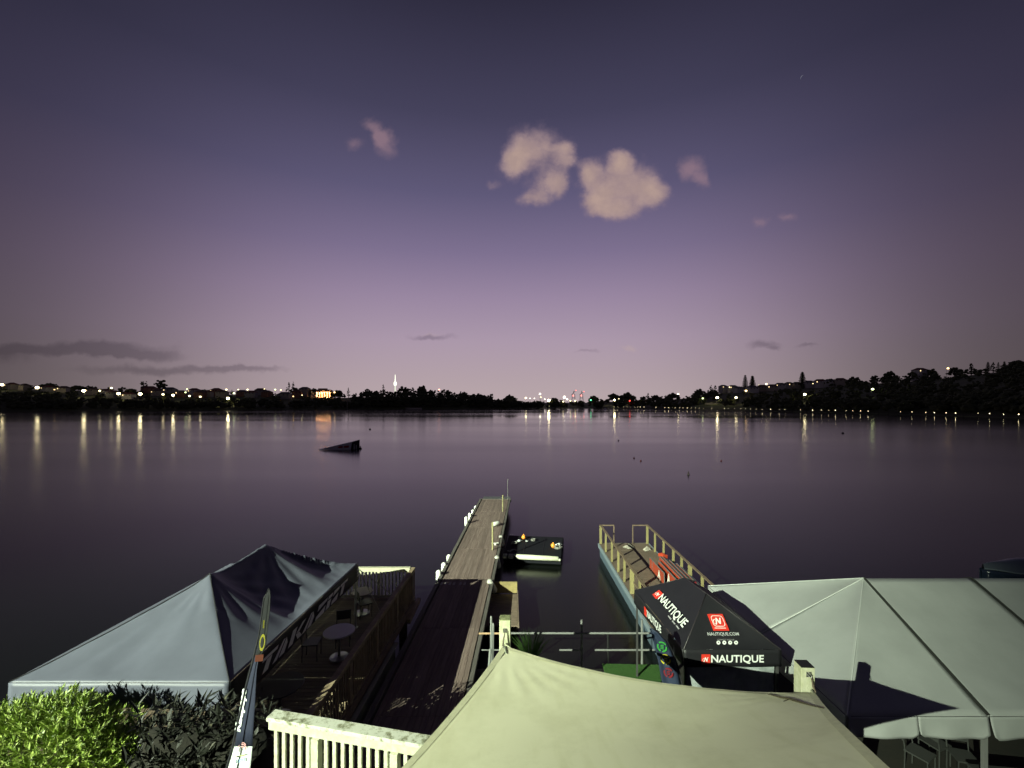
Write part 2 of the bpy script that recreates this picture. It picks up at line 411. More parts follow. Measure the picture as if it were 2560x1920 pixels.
# ================================================================== FAR SHORE THINGS
LAMPS = [ # px, py, radius, colour, strength
 (6,962,1.5,'w',26),(94,969,1.6,'w',34),(137,974,.7,'o',8),(210,977,1.5,'w',34),(250,977,1.0,'w',16),(279,970,1.2,'w',16),(297,984,1.4,'w',32),(351,985,1.5,'w',34),
 (408,986,1.1,'w',18),(433,988,1.2,'w',34),(468,973,.8,'g',12),(464,981,.8,'g',12),(474,990,1.0,'w',16),(501,992,1.0,'w',16),(566,974,1.1,'w',16),(570,996,1.3,'w',40),(585,983,1.0,'g',14),
 (596,974,.8,'w',12),(619,974,1.0,'w',14),(661,973,.9,'w',10),(688,974,1.0,'g',12),(702,975,.9,'w',10),(836,981,1.1,'o',12),(755,988,.7,'w',8),(733,991,.8,'o',8),
 (1097,974,1.3,'r',9),(1314,995,1.5,'w',18),(1351,993,1.0,'w',10),(1371,1001,1.6,'w',52),(1407,1004,1.0,'w',12),(1425,1002,1.0,'w',12),(1437,1002,1.1,'w',14),
 (1476,1000,1.1,'n',10),(1535,1000,1.4,'w',34),(1546,997,.7,'w',10),(1573,1002,1.0,'q',10),
 (1694,985,1.3,'w',20),(1755,996,1.0,'g',9),(1791,994,1.2,'w',34),(1838,994,1.2,'w',22),(1822,968,.8,'w',10),(1863,977,1.1,'o',20),(1896,963,.8,'w',10),(1914,960,1.2,'w',14),(1922,963,.8,'w',12),
 (2009,986,1.0,'w',26),(2030,959,.6,'w',7),(2178,973,.9,'g',20),(2367,921,1.0,'o',14)]
LCOL = {'w':(1,.85,.45),'o':(1,.66,.28),'g':(.86,1,.42),'r':(1,.42,.3),'n':(.15,1,.45),'q':(1,.07,.05)}
CNAME = {'w':'white','o':'amber','g':'yellow-green','r':'pinkish red','n':'green','q':'red'}
blockers = []             # (px, py bottom, y) things that must stay visible past the trees
pole_m = mat('lamp_pole', (.2,.2,.2), .6)
def street_lamps():
    LAMPS.sort(key=lambda a: a[0])
    seen = {}
    for px, py, r, c, s in LAMPS:
        if s < 25: s = s*.45
        y = march(px, py, 8.0); p = at(px, py, y); g = land_h(px, y)
        base = min(g, p.z-3)
        n = seen.get(c, 0); seen[c] = n+1
        where = 'left shore' if px < 900 else ('middle shore' if px < 1600 else 'right hillside')
        t = thing('street_lamp', (p.x, p.y, base), f'{CNAME[c]} lamp shining on the {where}, {ORD[n]} {CNAME[c]} light from the left', 'street lamp', 'lights along the far shore')
        MB().tube([(p.x, p.y, base), (p.x, p.y, p.z-r*.2)], [.16, .09], 6).tube([(p.x, p.y, p.z-r*.2), (p.x+.5, p.y-.9, p.z)], .07, 5).build('pole', pole_m, t)
        sp = {'w': 1, 'o': 1, 'g': 1}.get(c, 1)
        MB()._sph(Vector((p.x+.5, p.y-.9, p.z)), r*1.05, 10, 6, (1, 1, .8)).build('lamp_globe', emis(f'lamp_{c}_{s}', LCOL[c], s*.8), t, smooth=True)
        blockers.append((px, py+6, y, 8) if px < 1600 else (px, py+12, y, 18))
street_lamps()

house_walls = [mat('house_cream', (.42,.38,.32), .85, var=.1), mat('house_white', (.55,.54,.52), .85, var=.1), mat('house_brick', (.30,.16,.11), .85, var=.15), mat('house_grey', (.30,.30,.30), .85, var=.1)]
roofs = [mat('roof_red', (.16,.06,.045), .8, var=.2), mat('roof_grey', (.10,.10,.105), .7, var=.2), mat('roof_brown', (.11,.075,.055), .8, var=.2)]
win_warm = emis('window_lit', (1, .72, .36), 2.2); win_dark = mat('window_dark', (.02,.02,.025), .1)
def house(px, py, wd, ht, idx, lit, wall=None, label=None):
    y = march(px, py+3, ht*.5); p = at(px, py, y); g = land_h(px, y); z0 = min(g-.3, p.z-ht*.5)
    rz = random.uniform(-.4, .4); dp = wd*.7
    t = thing('house', (p.x, p.y, z0), label, 'house', 'houses on the far hillsides')
    H = p.z+ht*.5-z0
    rot = Matrix.Rotation(rz, 3, 'Z'); O = Vector((p.x, p.y, z0))
    W = lambda x, yy, z: rot @ Vector((x, yy, z))+O
    MB().add([W(sx*wd/2, sy*dp/2, z) for sx in (-1,1) for sy in (-1,1) for z in (0,H)], [(0,1,3,2),(4,6,7,5),(0,4,5,1),(2,3,7,6),(1,5,7,3)]).build('wall', wall or random.choice(house_walls), t)
    rh = wd*.2; e = .35
    mb = MB()
    a = [W(-wd/2-e, -dp/2-e, H-.1), W(wd/2+e, -dp/2-e, H-.1), W(wd/2+e, dp/2+e, H-.1), W(-wd/2-e, dp/2+e, H-.1), W(-wd*.28, 0, H+rh), W(wd*.28, 0, H+rh)]
    mb.add(a, [(0,1,5,4),(2,3,4,5),(1,2,5),(3,0,4),(0,3,2,1)]).build('roof', random.choice(roofs), t)
    nw_ = 3 if wd > 9 else 2
    for k in range(nw_):
        xx = -wd/2+wd*(k+.5)/nw_
        zt = H-.5; zb = max(H-1.7, .3)
        MB().add([W(xx-.55, -dp/2-.03, zb), W(xx+.55, -dp/2-.03, zb), W(xx+.55, -dp/2-.03, zt), W(xx-.55, -dp/2-.03, zt)], [(0,1,2,3)]).build('window', win_warm if (k == 0 and lit) else win_dark, t)
    blockers.append((px, py+4, y, wd*F/y*.55))
HOUSES = [(30,966,14,5),(62,968,12,5),(120,973,13,5),(160,974,12,4.5),(232,979,12,5),(262,981,11,4.5),(285,986,13,4.5),(322,990,11,4),(375,976,16,5),(392,982,11,4.5),(425,978,14,5),(452,985,11,5),
 (486,981,13,6),(500,986,11,5),(520,985,10,5),(541,981,13,6.5),(556,986,12,6),(605,984,12,5),(628,986,13,5),(652,980,14,5),(668,985,12,5),(712,990,14,5),(742,986,12,6),(762,978,13,7),(790,984,12,6),
 (1808,970,11,5),(1832,971,12,5),(1846,975,11,5),(1880,974,13,5.5),(1905,971,12,5),(1930,970,12,5),(1950,966,12,5),(1972,964,12,5),(1992,963,10,5),(2022,961,12,5.5),(2050,958,13,5.5),(2074,957,12,5),(2100,954,12,4.5),(2300,930,13,4.5)]
def houses():
    n = 0
    for i, (px, py, wd, ht) in enumerate(HOUSES):
        left = px < 1000
        k = i if left else i-25
        lab = f'small house among lights on the left hill, {ORD[k]} from the left edge' if left else f'small pale house along the right ridge, {ORD[k]} of them from the left'
        house(px, py, wd, ht, i, random.random() < .55, None if left else random.choice(house_walls[:2]), lab)
houses()
def lit_hall():            # long building washed orange by its own lamps
    px, py = 810, 981; y = march(px, py+4, 4); p = at(px, py, y); wd = 22.0; g = land_h(px, y)-1
    t = thing('hall', (p.x, p.y, g), 'long low building washed in orange light above the far trees', 'building')
    z1 = p.z+2.5
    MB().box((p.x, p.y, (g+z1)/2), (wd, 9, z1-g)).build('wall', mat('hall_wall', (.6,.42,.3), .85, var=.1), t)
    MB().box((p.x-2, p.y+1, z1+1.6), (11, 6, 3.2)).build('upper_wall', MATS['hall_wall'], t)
    MB().add([(p.x-wd/2-.5, p.y-5, z1), (p.x+wd/2+.5, p.y-5, z1), (p.x+wd/2+.5, p.y+5, z1+.1), (p.x-wd/2-.5, p.y+5, z1+.1), (p.x-wd/2+2, p.y, z1+1.5), (p.x+wd/2-2, p.y, z1+1.5)], [(0,1,5,4),(2,3,4,5),(1,2,5),(3,0,4)]).build('roof', roofs[0], t)
    for k in range(6):
        x = p.x-wd/2+2+k*3.6
        MB().box((x, p.y-4.53, z1-2.2), (1.3, .06, 1.3)).build('window', win_warm, t)
        MB()._sph(Vector((x+1.7, p.y-6.2, z1-3.2)), .32, 8, 5, (1,1,1)).tube([(x+1.7, p.y-6.2, g), (x+1.7, p.y-6.2, z1-3.4)], .05, 5).build('wall_lamp', emis('hall_lamp', (1,.45,.16), 60), t)
    blockers.append((px, py+8, y, 34))
lit_hall()

def tower():
    y = 4900.0; px = 988; x = (px-1280)/F*y; zt = zat(936, y)
    t = thing('broadcast_tower', (x, y, 0), 'slender white floodlit tower rising far behind the trees', 'tower')
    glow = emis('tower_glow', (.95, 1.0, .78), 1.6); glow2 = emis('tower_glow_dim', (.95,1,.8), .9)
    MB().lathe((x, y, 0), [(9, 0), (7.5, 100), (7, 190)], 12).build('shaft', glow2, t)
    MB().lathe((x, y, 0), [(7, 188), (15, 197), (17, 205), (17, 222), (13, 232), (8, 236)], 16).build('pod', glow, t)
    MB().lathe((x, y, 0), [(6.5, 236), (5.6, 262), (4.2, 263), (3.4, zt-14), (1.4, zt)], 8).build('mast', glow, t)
    blockers.append((px, 972, 900, 5))
tower()
def cranes():
    for k, (px, py) in enumerate(((1433, 989), (1453, 989))):
        y = 1500.0; b = at(px, py, y); x = b.x; top = zat(976 if k == 0 else 979, y)
        t = thing('harbour_crane', (x, y, 8), f'distant harbour crane with red lights, {"left" if k == 0 else "right"} one of the two on the skyline', 'crane', 'cranes on the skyline')
        st = mat('crane_steel', (.16,.15,.16), .7)
        MB().tube([(x-5, y, 5), (x-3, y, b.z+6)], 1.0, 6).tube([(x+7, y, 5), (x+5, y, b.z+6)], 1.0, 6).tube([(x-3, y, b.z-8), (x+5, y, b.z-8)], .9, 6).build('leg_frame', st, t)
        MB().tube([(x-6, y, b.z+2), (x+9, y, top)], .9, 6).tube([(x+1, y, b.z+6), (x+1.5, y, b.z+16)], .8, 6).build('boom', st, t)
        MB()._sph(Vector((x, y-2, b.z)), 2.0, 8, 6, (1,1,1)).build('warning_light', emis('crane_red', (1,.12,.09), 7), t)
        MB()._sph(Vector((x+9, y-1, top)), 1.2, 8, 6, (1,1,1)).build('warning_light', emis('crane_red', (1,.12,.09), 7), t)
        blockers.append((px, 1000, 1400, 12))
cranes()
def port_lights():
    y = 1300.0
    for k, (px, py, r, s) in enumerate(((1325,996,1.6,4),(1336,996,1.6,3.5),(1350,985,2.6,7),(1362,998,1.6,4),(1411,993,3.6,7),(1418,998,2.4,5))):
        p = at(px, py, y)
        t = thing('mast_light', (p.x, p.y, 5), f'white harbour light low on the skyline, {ORD[k]} from the left in the bright cluster', 'lamp', 'lights of the harbour')
        MB().tube([(p.x, p.y, 2), (p.x, p.y, p.z)], .5, 6).build('pole', pole_m, t)
        MB()._sph(p, r, 8, 6, (1,1,1)).build('lamp_globe', emis(f'port_{k}', (1,.9,.72), s), t)
        blockers.append((px, py+5, y, 9))
port_lights()

# ---- the causeway wall and small buildings in the middle and on the shore
def boardwalk():
    t = thing('boardwalk', (0, 400, 0), 'long low boardwalk with a row of small lights along the right shore', 'boardwalk')
    wood = mat('boardwalk_wood', (.06,.055,.05), .9, var=.2)
    pts = []
    for px in range(1500, 2760, 20):
        y = shore_y(px)-9; pts.append(Vector(((px-1280)/F*y, y, 1.15)))
    mb = MB()
    for a, b in zip(pts, pts[1:]): mb.bar(a, b, 2.4, .3)
    mb.build('deck', wood, t)
    mb = MB()
    for a, b in zip(pts, pts[1:]): mb.bar(a+Vector((0,-1.1,1.05)), b+Vector((0,-1.1,1.05)), .12, .1).bar(a+Vector((0,-1.1,.55)), b+Vector((0,-1.1,.55)), .06, .06)
    mb.build('handrail', wood, t)
    pm = MB().tube([(0,0,-1.6), (0,0,1.25)], .13, 6).mesh('pile', wood)
    # lamps even in distance along the walk
    cum = 0; nxt = 2.0; k = 0; lm = {}; rb = random.Random(4)
    for a, b in zip(pts, pts[1:]):
        l = (b-a).length; u = 0
        while cum+l > nxt:
            q = a+(b-a)*((nxt-cum)/l)
            piece('pile', pm, t, (q.x, q.y-1.1, 1.0))
            if q.x/q.y*F+1280 > 1530 and rb.random() < .85:
                s = rb.choice([.13, .16, .2, .26, .15]); key = round(s, 2)
                if key not in lm: lm[key] = MB()._sph(Vector((0,0,0)), s*.8, 8, 5, (1,1,.8)).mesh('rail_lamp', emis('boardwalk_lamp', (1,.84,.46), 10.0))
                piece('rail_lamp', lm[key], t, (q.x, q.y-1.32, 2.15+random.uniform(-.15,.15)))
            nxt += rb.uniform(4.5, 8.5)
        cum += l
boardwalk()
def shore_bits():
    wall = mat('pale_wall', (.42,.40,.36), .85, var=.1)
    for k, (p0, p1, py, h, lab) in enumerate(((1506, 1535, 1005.5, 2.8, 'pale concrete embankment wall left of the boardwalk start'), (1763, 1796, 1008, 1.6, 'short pale roadside wall under the lamps on the right hill'))):
        y = march((p0+p1)/2, py, 1.5); a = at(p0, py, y); b = at(p1, py, y)
        t = thing('embankment_wall', (a.x, y, a.z-2), lab, 'wall')
        MB().bar((a.x, y, a.z-.8), (b.x, y, b.z-.8), .5, h).build('wall_face', wall, t); MB().bar((a.x, y, a.z+h/2-.7), (b.x, y, b.z+h/2-.7), .8, .2).build('coping', wall, t)
        blockers.append(((p0+p1)/2, py+4, y, (p1-p0)/2))
    y = shore_y(1034)-1; a = at(1014, 1019, y); b = at(1054, 1019, y)
    t = thing('jetty_wall', (a.x, y, 0), 'pale low landing strip at the foot of the far wood', 'landing')
    MB().bar((a.x, y, .55), (b.x, y, .55), 3, 1.3).build('slab', wall, t); MB().bar((a.x, y-1.55, 1.3), (b.x, y-1.55, 1.3), .2, .25).build('kerb', wall, t)
    y = shore_y(868)-2; p = at(868, 1016, y)
    t = thing('shore_post', (p.x, y, 0), 'pale slim post standing at the water under the far wood', 'post')
    MB().tube([(p.x, y, -.5), (p.x, y, 9)], [.22, .16], 6).build('shaft', wall, t); MB().box((p.x, y, 9.1), (.6, .6, .3)).build('cap', wall, t)
shore_bits()

# ---- trees
def clump(mb, c, r, n, squash=.8, seed=None):
    for _ in range(n):
        d = Vector((random.gauss(0, .5), random.gauss(0, .5), random.gauss(0, .42)*squash))
        if d.length > 1: d.normalize()
        q = c+Vector((d.x*r, d.y*r, d.z*r)); rr = r*random.uniform(.2, .42)
        leafball(mb, q, rr)
ICO = None
def leafball(mb, c, r):
    global ICO
    if ICO is None:
        b = bmesh.new(); bmesh.ops.create_icosphere(b, subdivisions=1, radius=1)
        ICO = ([v.co.copy() for v in b.verts], [tuple(v.index for v in f.verts) for f in b.faces]); b.free()
    k = len(mb.v)
    for v in ICO[0]:
        mb.v.append(c+Vector((v.x, v.y, v.z*.8))*r*random.uniform(.72, 1.3))
    mb.f += [tuple(i+k for i in f) for f in ICO[1]]
leaf_dark = mat('foliage_far', (.105,.12,.05), .9, var=.45, vscale=.25, c2=(.05,.062,.026))
trunk_m = mat('trunk_far', (.06,.05,.04), .9)
def blocked(px, top_py, y, rpx):
    for bx, bpy_, by, bw in blockers:
        if y < by-2 and abs(px-bx) < bw*.6+rpx and top_py < bpy_: return True
    return False
def far_wood():
    zones = {'left': (-500, 900, 640), 'middle': (900, 1560, 520), 'right': (1560, 3100, 760)}
    labs = {'left': 'dark band of trees below the houses on the left shore', 'middle': 'dark wood along the middle of the far shore', 'right': 'dark wooded hillside filling the right shore'}
    for zn, (a, b, cnt) in zones.items():
        mb = MB(); made = 0; tries = 0
        while made < cnt and tries < cnt*6:
            tries += 1
            px = random.uniform(a, b); t = random.random()**1.3*1.08
            if random.random() < .22: t = random.uniform(0, .1)
            y = shore_y(px)+ridge_off(px)*t+2; g = land_h(px, y); x = (px-1280)/F*y
            r = random.uniform(2.6, 5.0) if zn != 'right' else random.uniform(2.4, 4.6)
            hgt = g+r*random.uniform(1.0, 1.7)+(2.5 if zn == 'middle' and px < 1230 else 0)
            if zn == 'left' and t > .5: hgt -= 1.5; r *= .8
            if zn == 'middle' and px > 1230: hgt = min(hgt, zat(1001+random.uniform(-4, 5), y)-r*.5) if 1230 < px < 1490 else hgt
            top = HOR-(hgt+r*.8-CZ)/y*F
            if blocked(px, top, y, r*F/y): continue
            made += 1
            clump(mb, Vector((x, y, hgt)), r, 9)
            leafball(mb, Vector((x, y, (g+hgt)/2)), r*.7)
        o = mb.build('wood', leaf_dark, smooth=False); tag(o, labs[zn], 'wood', None, 'stuff')
far_wood()
def tree(px, py_top, py_base, wpx, kind, label, name='tree', depth=None):
    y = depth or march(px, py_base, 0); top = at(px, py_top, y); base = land_h(px, y)-.3; x = top.x
    H = top.z-base; wr = wpx*y/F/2
    t = thing(name, (x, y, base), label, 'tree', 'trees on the skyline')
    MB().tube([(x, y, base), (x, y, base+H*.85)], [H*.03+.1, .08], 6).build('trunk', trunk_m, t)
    mb = MB()
    if kind == 'pine':             # tiers of level branches
        nt_ = 13
        for i in range(nt_):
            z = base+H*(.22+.78*i/nt_); rr = wr*(1-.9*i/nt_)**.8*random.uniform(.85, 1.1)
            nb = 9
            for k in range(nb):
                a = 2*math.pi*k/nb+random.random()*.5
                for q in (.35, .7, 1.0):
                    leafball(mb, Vector((x+math.cos(a)*rr*q, y+math.sin(a)*rr*q, z+.12*rr*q)), wr*.16*(1.25-q*.4))
        leafball(mb, Vector((x, y, top.z-.4)), wr*.12)
    elif kind == 'round':
        for k in range(46):
            d = Vector((random.gauss(0,1), random.gauss(0,1), random.gauss(0,1))).normalized()*random.random()**.4
            leafball(mb, Vector((x+d.x*wr, y+d.y*wr, top.z-H*.42+d.z*H*.40)), wr*random.uniform(.16,.3))
    elif kind == 'column':
        for k in range(40):
            u = random.random(); a = random.random()*6.28; rr = wr*(1-u**2.2)*random.random()**.5
            leafball(mb, Vector((x+math.cos(a)*rr, y+math.sin(a)*rr, base+H*(.15+.85*u))), wr*random.uniform(.2,.36)*(1.1-u*.5))
    else:                          # spreading
        for k in range(70):
            d = Vector((random.gauss(0,.55), random.gauss(0,.6), 0)); u = max(0, 1-d.length**2*.4)
            leafball(mb, Vector((x+d.x*wr*.95, y+d.y*wr*.95, base+H*(.12+.74*u*random.random()**.55))), max(wr*random.uniform(.17,.3), H*.09))
    mb.build('crown', leaf_dark, t)
TREES = [(360,950,977,17,'round','slim round-headed tree on the left skyline, left of the pair'),(401,949,977,27,'round','larger round-headed tree on the left skyline, right of the pair'),
 (722,956,985,14,'column','tall ragged conifer left of the orange-lit building'),(733,954,986,11,'column','narrow pointed conifer just left of the orange-lit building'),(738,966,986,22,'spread','bushy dark tree at the foot of the ragged conifers'),
 (785,968,984,20,'spread','round dark tree just left of the orange-lit building roof'),(120,956,972,32,'spread','wide dark tree on the left ridge near the photo edge'),(195,962,976,26,'spread','wide dark tree above the left ridge lamps'),(328,970,986,24,'spread','bushy tree between lamps on the left hill'),
 (871,969,988,9,'column','small pointed tree right of the orange-lit building'),(845,974,988,30,'spread','low spreading tree right of the orange-lit building'),(958,962,985,13,'column','dark narrow tree just left of the white tower'),(1008,962,984,24,'spread','dark tree just right of the white tower'),(1056,960,984,30,'spread','tallest rounded crown on the middle wood'),(1120,972,990,18,'spread','rounded crown at the right end of the middle wood ridge'),(1160,976,992,14,'spread','small blocky crown where the middle wood slopes down'),
 (1203,983,1002,26,'spread','dome-shaped tree left of the harbour lights'),(1275,984,1004,30,'spread','rounded tree just left of the brightest harbour lights'),(1385,992,1008,22,'spread','low rounded tree between the harbour lights'),(1485,986,1008,24,'spread','rounded tree right of the harbour cranes'),(1538,979,1003,34,'spread','broad rounded tree above the causeway'),(1568,979,1004,34,'spread','broad tree right of the causeway lamp'),(1607,988,1006,16,'spread','small rounded tree near the red light'),(1620,983,1000,11,'column','thin pointed tree in the middle of the right shore'),(1641,985,1002,22,'spread','rounded tree left of the first bright hill lamp'),(1683,981,1000,28,'spread','rounded tree behind the first bright hill lamp'),(1748,971,986,26,'spread','rounded tree on the rise of the right hill'),
 (1778,963,980,12,'column','dark upright tree, left of the two by the ridge houses'),(1788,964,980,14,'column','dark upright tree, right of the two by the ridge houses'),
 (1863,937,970,15,'pine','tall pointed pine on the right ridge, left of the close pair'),(1881,939,970,17,'pine','tall pointed pine on the right ridge, right of the close pair'),(2006,929,966,18,'pine','tall pointed pine standing alone on the right ridge'),
 (2076,944,958,24,'spread','flat dark tree on the ridge right of the lone pine'),(2135,938,955,26,'spread','low dark tree on the right ridge past the houses'),(2187,934,950,16,'spread','small flat tree on the right ridge slope'),(2224,926,946,30,'spread','large rounded tree on the right ridge'),(2290,922,943,30,'spread','flat dark tree left of the ridge-top lamp'),(2330,917,938,18,'spread','small leaning tree left of the ridge-top lamp'),(2386,913,934,22,'spread','dark tree just right of the ridge-top lamp'),(2428,909,932,18,'column','dark blocky conifer high on the right ridge'),(2470,904,926,11,'pine','dark pointed conifer, first of the row at the right edge'),(2483,906,926,12,'column','dark conifer, second of the row at the right edge'),(2496,906,924,9,'column','dark conifer, third of the row at the right edge'),(2511,903,922,10,'pine','dark conifer, fourth of the row at the right edge'),(2545,899,916,34,'spread','big dark tree at the right edge of the photo')]
for a in TREES: tree(*a, name={'pine':'pine_tree','column':'conifer_tree'}.get(a[4], 'tree'))

# ---- moon
def moon():
    c = at(2005, 193, 6000.0)
    mb = MB(); n = 14; vs = []
    Lm = 36.0
    d1 = Vector((.55, 0, .83)).normalized(); d2 = Vector((-.83, 0, .55)).normalized()
    for i in range(n+1):
        u = i/n*2-1; o = (1-u*u)
        for s_ in (0, 1): vs.append(c+d1*u*Lm+d2*(o*9+s_*o*7))
    mb.add(vs, [(2*i, 2*i+1, 2*i+3, 2*i+2) for i in range(n)])
    o = mb.build('moon', emis('moon_glow', (.8,.82,1), .22), solid=2.0); tag(o, 'thin faint crescent moon high on the right', 'moon')
moon()

# ---- things on the lake
def ski_ramp():
    P = {'tip': at(797, 1126, 78), 'nl': None}
    y0 = 78.0; x0 = (797-1280)/F*y0; x1 = (876-1280)/F*79; x2 = (899-1280)/F*86
    t = thing('ski_ramp', (x1, y0, 0), 'floating wedge ski jump ramp far out on the lake', 'ski ramp')
    tip_n = Vector(((796-1280)/F*77.4, 77.4, .10)); tip_f = tip_n+Vector((1.3, 2.1, .04))
    hn = Vector(((880-1280)/F*78.6, 78.6, zat(1105.5, 78.6))); hf = Vector(((899-1280)/F*80.2, 80.2, zat(1099.5, 80.2)))
    bn = Vector(((876.5-1280)/F*78.6, 78.6, 0)); bf = Vector((hf.x, 80.2, 0))
    grey = mat('ramp_panel', (.75,.72,.76), .6, var=.1); dark = mat('ramp_dark', (.012,.012,.013), .6)
    MB().add([tip_n, hn, hf, tip_f], [(0,1,2,3)]).build('ramp_surface', mat('ramp_top', (.12,.11,.12), .35), t, solid=.08)
    MB().add([tip_n, bn-Vector((0,0,.1)), hn, ], [(0,1,2)]).build('side_panel', grey, t, solid=.06)
    MB().add([tip_f, bf-Vector((0,0,.1)), hf], [(0,1,2)]).build('side_panel', dark, t, solid=.06)
    MB().add([bn+Vector((.1,.2,.7)), bf+Vector((0,0,.7)), hf-Vector((0,0,.06)), hn+Vector((0,.2,-.06))], [(0,1,2,3)]).build('rear_board', dark, t, solid=.06)
    white = mat('ramp_white', (.6,.6,.6), .6)
    for k in range(4):
        q = bn.lerp(bf, .14+.24*k)
        MB().tube([q+Vector((0,0,-.3)), q+Vector((0,0,.75+.2*(k%2)))], .09, 6).build('post', white if k in (1,2) else dark, t)
    MB().bar(bn+Vector((-.2,.3,.0)), bf+Vector((-.1,0,0)), .5, .2).build('float', dark, t)
    # red printed band on the side
    u = lambda a, b: tip_n.lerp(bn, a)+Vector((0,-.05,0))+(hn-bn)*b*1.0
    red = mat('ramp_red', (.40,.06,.05), .6)
    MB().add([u(.60,.22), u(.74,.23), u(.74,.50), u(.60,.44)], [(0,1,2,3)]).build('red_lettering', red, t, solid=.01)
    MB().add([u(.77,.24), u(.93,.26), u(.93,.56), u(.77,.50)], [(0,1,2,3)]).build('red_lettering', red, t, solid=.01)
    MB().tube([tip_n.lerp(hn, .2), tip_n.lerp(hn, .2)+Vector((0,0,.45))], .05, 5).build('marker_peg', dark, t)
    p = bf+Vector((.35,-.6,0))
    b = MB()._sph(p+Vector((0,0,.12)), .22, 10, 7, (1.3,1,.7)).lathe(p, [(.10,.2),(.08,.5),(.02,.6)], 8).build('buoy', dark, None, smooth=True)
    tag(b, 'small dark buoy floating at the back of the ski ramp', 'buoy')
ski_ramp()
def buoys():
    dark = mat('buoy_dark', (.03,.02,.02), .5); red = mat('buoy_red', (.2,.03,.025), .5)
    for px, py, r, h, m, lab in ((1721,1187,.15,.22,dark,'upright dark marker buoy in the middle right of the lake'),(925,1074,.3,.1,dark,'tiny dark buoy above and right of the ski ramp'),(1585,1146,.13,.06,red,'tiny reddish buoy, left of the close pair on the lake'),(1602,1153,.13,.05,red,'tiny reddish buoy, right of the close pair on the lake'),(1803,1153,.12,.05,red,'tiny reddish buoy alone right of the marker buoy'),(2107,1084,.3,.1,dark,'tiny dark buoy far out on the right of the lake'),(1546,1102,.16,.05,dark,'tiny dark buoy below the causeway lamp reflection'),(1513,1024,1.3,.5,mat('buoy_white',(.7,.7,.7),.4),'small white float at the start of the boardwalk')):
        y = CZ*F/(py-HOR); x = (px-1280)/F*y
        o = MB().lathe((x, y, 0), [(r*.3,-.2),(r,-.05),(r*1.02,r*.35),(r*.8,r*.8),(r*.45,r*1.0),(r*.4,r+h),(r*.1,r+h+.05)], 12).build('buoy', m, None, smooth=True)
        tag(o, lab, 'buoy', 'buoys on the lake')
buoys()

# ================================================================== FOREGROUND
cream = mat('cream_paint', (.66,.66,.50), .6, c2=(.42,.44,.26), var=.06, vscale=9, bump=.25, bscale=60)
steel = mat('steel', (.35,.35,.34), .35, metal=.9)
EAST = Vector((math.cos(R(-16)), math.sin(R(-16)), 0)); SOUTH = Vector((-.2756, -.9613, 0))      # the terrace's own axes

# ---- shade sail and its posts
def sail_posts():
    capm = mat('post_cap_black', (.012,.012,.01), .5)
    moss = mat('post_top_moss', (.40,.42,.22), .9, c2=(.10,.11,.05), var=.1, vscale=18)
    for k, (x, y, top, lab) in enumerate(((-.095, 6.07, 5.52, 'cream square post at the left corner of the shade sail'), (3.37, 5.075, 5.477, 'cream square post with dark top at the right corner of the shade sail'))):
        g = near_h(x, y)-.3
        t = thing('sail_post', (x, y, g), lab, 'post', 'posts of the shade sail')
        MB().box((x, y, (g+top)/2), (.15, .15, top-g), R(-3)).build('shaft', cream, t, bevel=.006)
        MB().box((x, y, top+.003), (.142, .142, .012), R(-3)).build('top_cap', capm if k else moss, t)
        # pad eye and turnbuckle facing the sail
        f = Vector((x, y-.078, top-.13 if k == 0 else top-.07))
        pd = MB().box(f, (.055, .012, .055)).build('pad_eye', steel, t)
        MB().tube([f+Vector((0,-.005,-.02)), f+Vector((0,-.045,-.01)), f+Vector((0,-.045,.015)), f+Vector((0,-.005,.02))], .006, 6).build('eye_ring', steel, pd)
        MB().tube([f+Vector((0,-.04,-.005)), f+Vector((.005 if k else -.02,-.07,-.09 if k == 0 else -.10)), f+Vector((.012 if k else -.03,-.10,-.16 if k == 0 else -.14))], [.007,.011,.007], 6).build('turnbuckle', mat('rusty', (.12,.09,.06), .7), t)
sail_posts()
